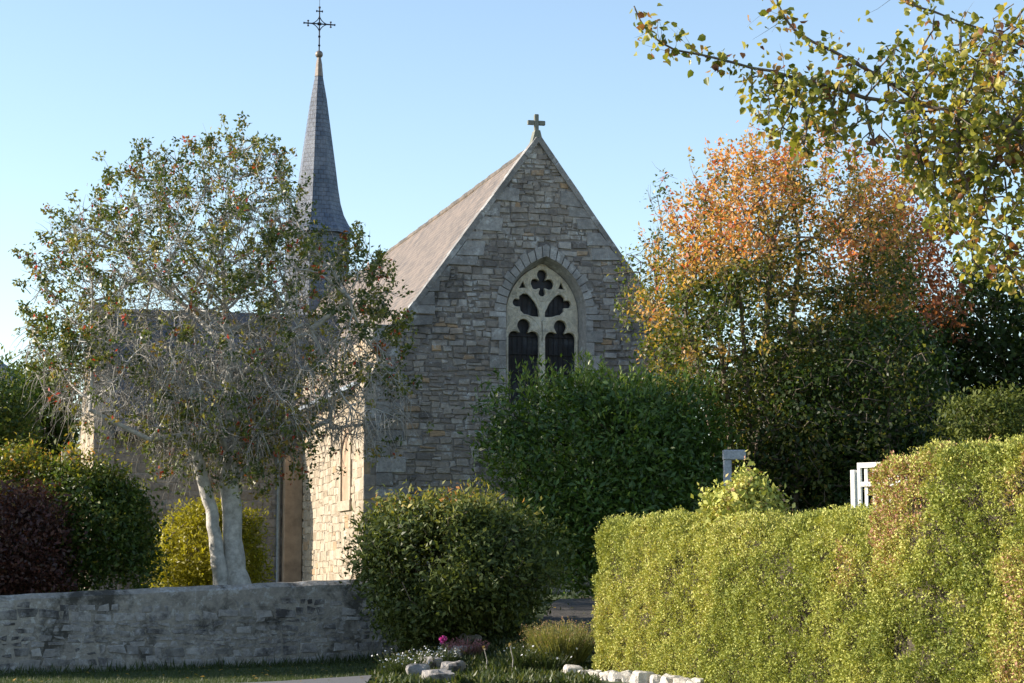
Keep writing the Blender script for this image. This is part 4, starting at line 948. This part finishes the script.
hedge('clipped_hedge', 'taller clipped hedge at the right edge with brownish dry patches among green leaves', 7.6, 12.6, lambda a: 2.63+.045*a+.03*np.sin(a*2.1), 1.5, .2, .13, 10000,
      lambda P, nn: .20+.34*rng.random(len(P))+.25*(fbm(P, 1.3, 24)-.35)+.7*np.clip(.9*sstep(.45, .62, fbm(P*np.array((1, 1, .8)), .9, 27)+.12*(vnoise(P, 6, 2)-.5))+.7*sstep(1.8, .3, P[:, 0])*sstep(.8, 1.6, P[:, 2]), 0, 1)*rng.random(len(P))**.6, .031, 53,
      hole=((.5, .75, .22, .3), (1.1, .3, .18, .25), (4.4, 1.5, .2, .3), (2.9, 1.1, .12, .2)))

# ------------------------------------------------------------------ white gate, grey post, little house
gx = at(858, 470, 25.2); gt = empty('white_gate', (gx[0], gx[1], .1), 'white painted timber trellis gate and post showing between the two hedges', 'gate', R(-35))
ztp = at(861, 463, 25.2)[2]-.1; zt0 = at(856, 470, 25.2)[2]-.1
bevel(boxes('gate_post', [(-.085, -.025, -.05, .03, -.1, zt0)], M['white'], gt), .006)
bevel(boxes('gate_frame', [(.0, .045, -.03, .02, .1, ztp), (.0, 1.1, -.031, .021, ztp-.065, ztp+.001), (.0455, 1.1, -.028, .018, ztp-.30, ztp-.24), (.0455, 1.1, -.028, .018, .3, .36)], M['white'], gt), .004)
boxes('slats', [(.09+.11*k, .09+.11*k+.04, -.01, .012, .2, ztp-.05) for k in range(9)], M['white'], gt)
p0 = at(729, 480, 33.5); pst = empty('garden_post', (p0[0], p0[1], float(gz(p0[0], p0[1]))), 'weathered grey post with a short thick crosspiece, beside the laurel bush', 'post')
pz = at(729, 450, 33.5)[2]-pst.location.z; pzb = at(729, 460, 33.5)[2]-pst.location.z
bevel(boxes('upright', [(-.09, .04, -.07, .07, -.1, pzb-.002)], M['greywood'], pst), .015)
bevel(boxes('crosspiece', [(-.1, .28, -.09, .09, pzb, pz)], M['greywood'], pst), .02)
hp = at(-45, 400, 80); hs = empty('house', (hp[0], hp[1], 1), 'tiny dark slate roof corner of a house at the far left edge', 'house')
hz = at(0, 385, 80)[2]-1; boxes('wall', [(-3.5, 2.3, 0, 5, -1, hz)], M['transept'], hs)
mesh('roof', [(-3.8, -.3, hz-.05), (2.7, -.3, hz-.05), (2.7, 5.3, hz-.05), (-3.8, 5.3, hz-.05), (-1.5, 2.5, hz+1.6), (.6, 2.5, hz+1.6)], [(0, 1, 5, 4), (1, 2, 5), (2, 3, 4, 5), (3, 0, 4), (3, 2, 1, 0)], M['slate'], hs, False, uv=[(0, 0), (6, 0), (4, 3), (2, 3), (0, 0), (5, 0), (2.5, 3), (0, 0), (6, 0), (4, 3), (2, 3), (0, 0), (5, 0), (2.5, 3), (0, 0), (1, 0), (1, 1), (0, 1)])

# ------------------------------------------------------------------ verge, flower bed, rocks
def blades(name, XY, h_, mat, hue, lean=.35, width=.10, label=None):
    n = len(XY); P = np.stack([XY[:, 0], XY[:, 1], gz(XY[:, 0], XY[:, 1])-.01], 1)
    A = nrm(np.stack([rng.normal(size=n)*lean, rng.normal(size=n)*lean, np.ones(n)], 1)); 
    V, Q, k = leaf_geo(P, A, rand_unit(n)*[1, 1, .2], h_*rng.uniform(.5, 1.4, n), width, .1, 4, .15)
    return mesh(name, V, Q, mat, hue=hue)
n = 52000; xy = np.stack([rng.uniform(-9.2, -.7, n), rng.uniform(27.3, 33.5, n)], 1)
roadedge = np.interp(xy[:, 0], [-9, -3.1, -1.95, -1.7], [25, 27.2, 28.1, 26])
ok = (xy[:, 1] < wall_y(xy[:, 0])-.02) & (xy[:, 1] > roadedge+.05*rng.normal(size=n)); xy = xy[ok]
nearw = sstep(.9, .0, wall_y(xy[:, 0])-xy[:, 1])*(vnoise(np.stack([xy[:, 0], xy[:, 1], xy[:, 0]*0], 1), 1.1, 2) > .5)
tag(blades('grass', xy, .055+.13*nearw*rng.random(len(xy)), M['grass'], .2+.4*rng.random(len(xy))), 'short dark green grass of the verge in front of the stone wall', 'grass', kind='stuff')
n = 42000; xy = np.stack([rng.uniform(-2.0, 1.1, n), rng.uniform(25.8, 34, n)], 1); 
ok = (xy[:, 0] < .30+.05*rng.normal(size=n)+(xy[:, 1] < 29)*.9) & ((xy[:, 0] > -1.8) | (xy[:, 1] > 28.3)) & (vnoise(np.stack([xy[:, 0], xy[:, 1], xy[:, 0]*0], 1), 1.6, 6) > .22); xy = xy[ok]
tag(blades('ground_cover', xy, .11*rng.uniform(.4, 1.2, len(xy)), M['grass'], .05+.7*rng.random(len(xy)), .8, .25), 'tangled low leafy growth of the flower bed', 'ground cover', kind='stuff')
n = 500; xy = np.stack([rng.uniform(-9, 3.2, n), rng.uniform(26.5, 37, n)], 1); ok = (np.abs(xy[:, 1]-wall_y(xy[:, 0])-.15) > .35) | (xy[:, 0] > -1.2); xy = xy[ok]
P = np.stack([xy[:, 0], xy[:, 1], gz(xy[:, 0], xy[:, 1])+.05], 1)
V, Q, k = leaf_geo(P, rand_unit(len(P))*[1, 1, .15], np.array((0, 0, 1.))+rand_unit(len(P))*.4, .06*rng.uniform(.6, 1.3, len(P)), .7, .2, 4)
tag(mesh('fallen_leaves', V, Q, M['maple'], hue=.3+.5*rng.random(len(P))), 'scattered dry fallen leaves on grass and path', 'fallen leaves', kind='stuff')
def rock(name, label, p, r, mat, group, seed, flat=.8):
    rg = np.random.default_rng(seed); n1, n2 = 12, 8; V = []
    for i in range(n2+1):
        for j_ in range(n1):
            a = math.pi*i/n2; b_ = 2*math.pi*j_/n1; V.append((math.sin(a)*math.cos(b_), math.sin(a)*math.sin(b_), math.cos(a)))
    V = np.array(V); V = np.sign(V)*np.abs(V)**.5; V = V*(.62+.8*vnoise(V, 1.5, seed)[:, None])*np.array((r*rg.uniform(.9, 1.3), r*rg.uniform(.8, 1.1), r*flat))
    a = rg.uniform(0, 3); V = V@np.array(((math.cos(a), math.sin(a), 0), (-math.sin(a), math.cos(a), 0), (0, 0, 1)))
    Fc = [(i*n1+j_, i*n1+(j_+1) % n1, (i+1)*n1+(j_+1) % n1, (i+1)*n1+j_) for i in range(n2) for j_ in range(n1)]
    o = mesh(name, V, Fc, mat, hue=[.5]*len(Fc)); o.location = p; return tag(o, label, 'rock', group)
M['white_rock'] = stonemat('white_quartz', [(0, (.62, .58, .52)), (1, (.62, .58, .52))], (.7, .68, .64), .5, (.3, .26, .2), damt=.3)
ordn = ['first', 'second', 'third', 'fourth', 'fifth', 'sixth', 'seventh', 'eighth', 'ninth', 'tenth', 'eleventh', 'twelfth']
for i in range(11):
    f = i/10; x = .85+f*1.45+random.uniform(-.02, .02); y = 27.75-f*2.6+random.uniform(-.05, .05); r_ = random.uniform(.09, .135)
    rock('pale_rock', f'{ordn[i]} pale sunlit edging stone from the left, along the hedge foot', (x, y, float(gz(x, y))+r_*.35), r_, M['white_rock'], 'pale stones edging the bed under the hedge', 60+i)
rk = [(418, 676, 28.0), (430, 668, 28.3), (443, 660, 28.6), (452, 672, 28.0), (462, 655, 28.9), (470, 641, 29.0), (480, 628, 29.5), (488, 621, 29.7), (437, 681, 27.8)]
for i, (u, v, Y) in enumerate(rk):
    p = onground(u, v+3); r_ = .15 if i not in (5, 6, 7) else .12
    rock('grey_rock', f'{ordn[i]} shaded grey rockery stone, counted along the line rising towards the rounded shrub', (p[0], p[1], p[2]+r_*.2), r_, M['wall'], 'grey rockery stones in the shaded flower bed', 90+i, .95)
def tuft(name, label, u, v, Y, rad_, h_, n, mat, spread=.6, hf=None, cat='plant', width=.05):
    p = onground(u, v); Y = p[1]; z = p[2]
    o = empty(name, (p[0], Y, z), label, cat); a = rng.uniform(0, 2*math.pi, n); r_ = rad_*np.sqrt(rng.random(n))*.55
    B = np.stack([p[0]+np.cos(a)*r_, Y+np.sin(a)*r_*.8, np.full(n, z)], 1)
    A = np.stack([np.cos(a)*spread*r_/rad_*2, np.sin(a)*spread*r_/rad_*2, np.ones(n)], 1)+rng.normal(size=(n, 3))*.18
    L = h_*rng.uniform(.55, 1.15, n); V, Q, k = leaf_geo(B, A, rand_unit(n), L, width, .1, 4, .05)
    A = nrm(A); mesh('stems', V, Q, mat, o, hue=np.full(n, .2)+.2*rng.random(n))
    m_ = n*7; ii = rng.integers(0, n, m_); f = rng.uniform(.3, 1, m_); P = B[ii]+A[ii]*(L[ii]*f)[:, None]+rng.normal(size=(m_, 3))*.008
    V, Q, k = leaf_geo(P, A[ii]+rand_unit(m_)*.6, rand_unit(m_), np.full(m_, .028), .4, .1, 4); mesh('leaves', V, Q, mat, o, hue=np.clip((f-.25)*1.1*(.6+.6*rng.random(m_)), 0, 1))
    return o, B+A*L[:, None]
tuft('heather_tuft', 'bushy heather tuft with russet-pink tips at the left foot of the hedge', 562, 667, 27.9, .46, .62, 1500, M['heather'], .55, width=.02)
def flowers(name, label, u, v, Y, rad_, h_, n, petal, pr_size, nf, leafhue=.3, cat='flowering plant'):
    o, tipsF = tuft(name, label, u, v, Y, rad_, h_, n, M['grass'], .7, cat=cat, width=.04)
    T = tipsF[rng.integers(0, len(tipsF), nf)]+rng.normal(size=(nf, 3))*.02; k = 7; ii = np.repeat(np.arange(nf), k); th = np.tile(np.arange(k)*2*math.pi/k, nf)
    ax = nrm(rng.normal(size=(nf, 3))*.4+np.array((-.1, -.6, .8)))[ii]; e1 = nrm(np.cross(ax, np.array((.3, .2, .9)))); e2 = np.cross(ax, e1)
    A = e1*np.cos(th)[:, None]+e2*np.sin(th)[:, None]
    V, Q, kk = leaf_geo(T[ii], A, ax, np.full(len(ii), pr_size), .6, .1, 4); mesh('petals', V, Q, petal, o)
    return o
flowers('white_aster', 'clump of small white flowers at the bottom beside the road', 405, 678, 28.2, .34, .36, 260, M['petal_white'], .014, 75)
flowers('white_aster', 'clump of tiny white flowers next to the grey rockery stones', 441, 668, 28.1, .24, .3, 160, M['petal_white'], .013, 70)
flowers('white_daisy', 'sparse white flowers around the heather tuft, sunlit', 545, 672, 27.5, .45, .35, 200, M['petal_white'], .02, 18)
flowers('yellow_green_plant', 'leafy sunlit yellow-green plant left of the heather tuft', 520, 672, 27.5, .22, .40, 120, M['petal_white'], .012, 6)
# single pink rose-like flower on its stalk
fp = at(443, 640, 28.4); fl = empty('pink_flower', (fp[0], fp[1], float(gz(fp[0], fp[1]))), 'single bright pink flower on a thin stalk before the rounded shrub', 'flower')
V, Q = tube_geo(np.array([[fp[0], fp[1], fl.location.z]]), np.array([fp]), np.array([.006]), np.array([.005]), np.array([[0, 0, 1.]]), np.array([[0, 0, 1.]]), 5); mesh('stalk', V, Q, M['grass'], fl, hue=[.4]*len(Q))
k = 26; A = nrm(rng.normal(size=(k, 3))+np.array((0, -.3, .4))); V, Q, _ = leaf_geo(np.tile(fp, (k, 1)), A, rand_unit(k), np.full(k, .07), .8, .3, 6); mesh('petals', V, Q, M['petal_pink'], fl)
# sedum clump and dried stalks
o, tpz = tuft('sedum', 'low mauve sedum clump spilling over the rockery stones', 465, 657, 28.7, .34, .26, 300, M['sedum'], .9)
for (lb, u, v0, v1) in (('tall dry brown stalk with a seed head, left of the heather tuft', 512, 645, 28.0), ('shorter bent dry stalk with a seed head, right of the pink flower', 486, 648, 28.2)):
    a = at(u, 690, v1); b_ = at(u-2, v0, v1); a[2] = float(gz(a[0], v1)); sk = empty('dry_stalk', a, lb, 'plant')
    mid = (a+b_)/2+np.array((.03, 0, 0)); V, Q = bars([(a, mid, .009), (mid, b_, .007)], k=5); mesh('stalk', V, Q, M['twig'], sk)
    V2, Q2, _ = leaf_geo(np.tile(b_, (14, 1)), rand_unit(14)+[0, 0, .5], rand_unit(14), np.full(14, .04), .6, .2, 4); mesh('seed_head', V2, Q2, M['heather'], sk, hue=[.7]*len(Q2))
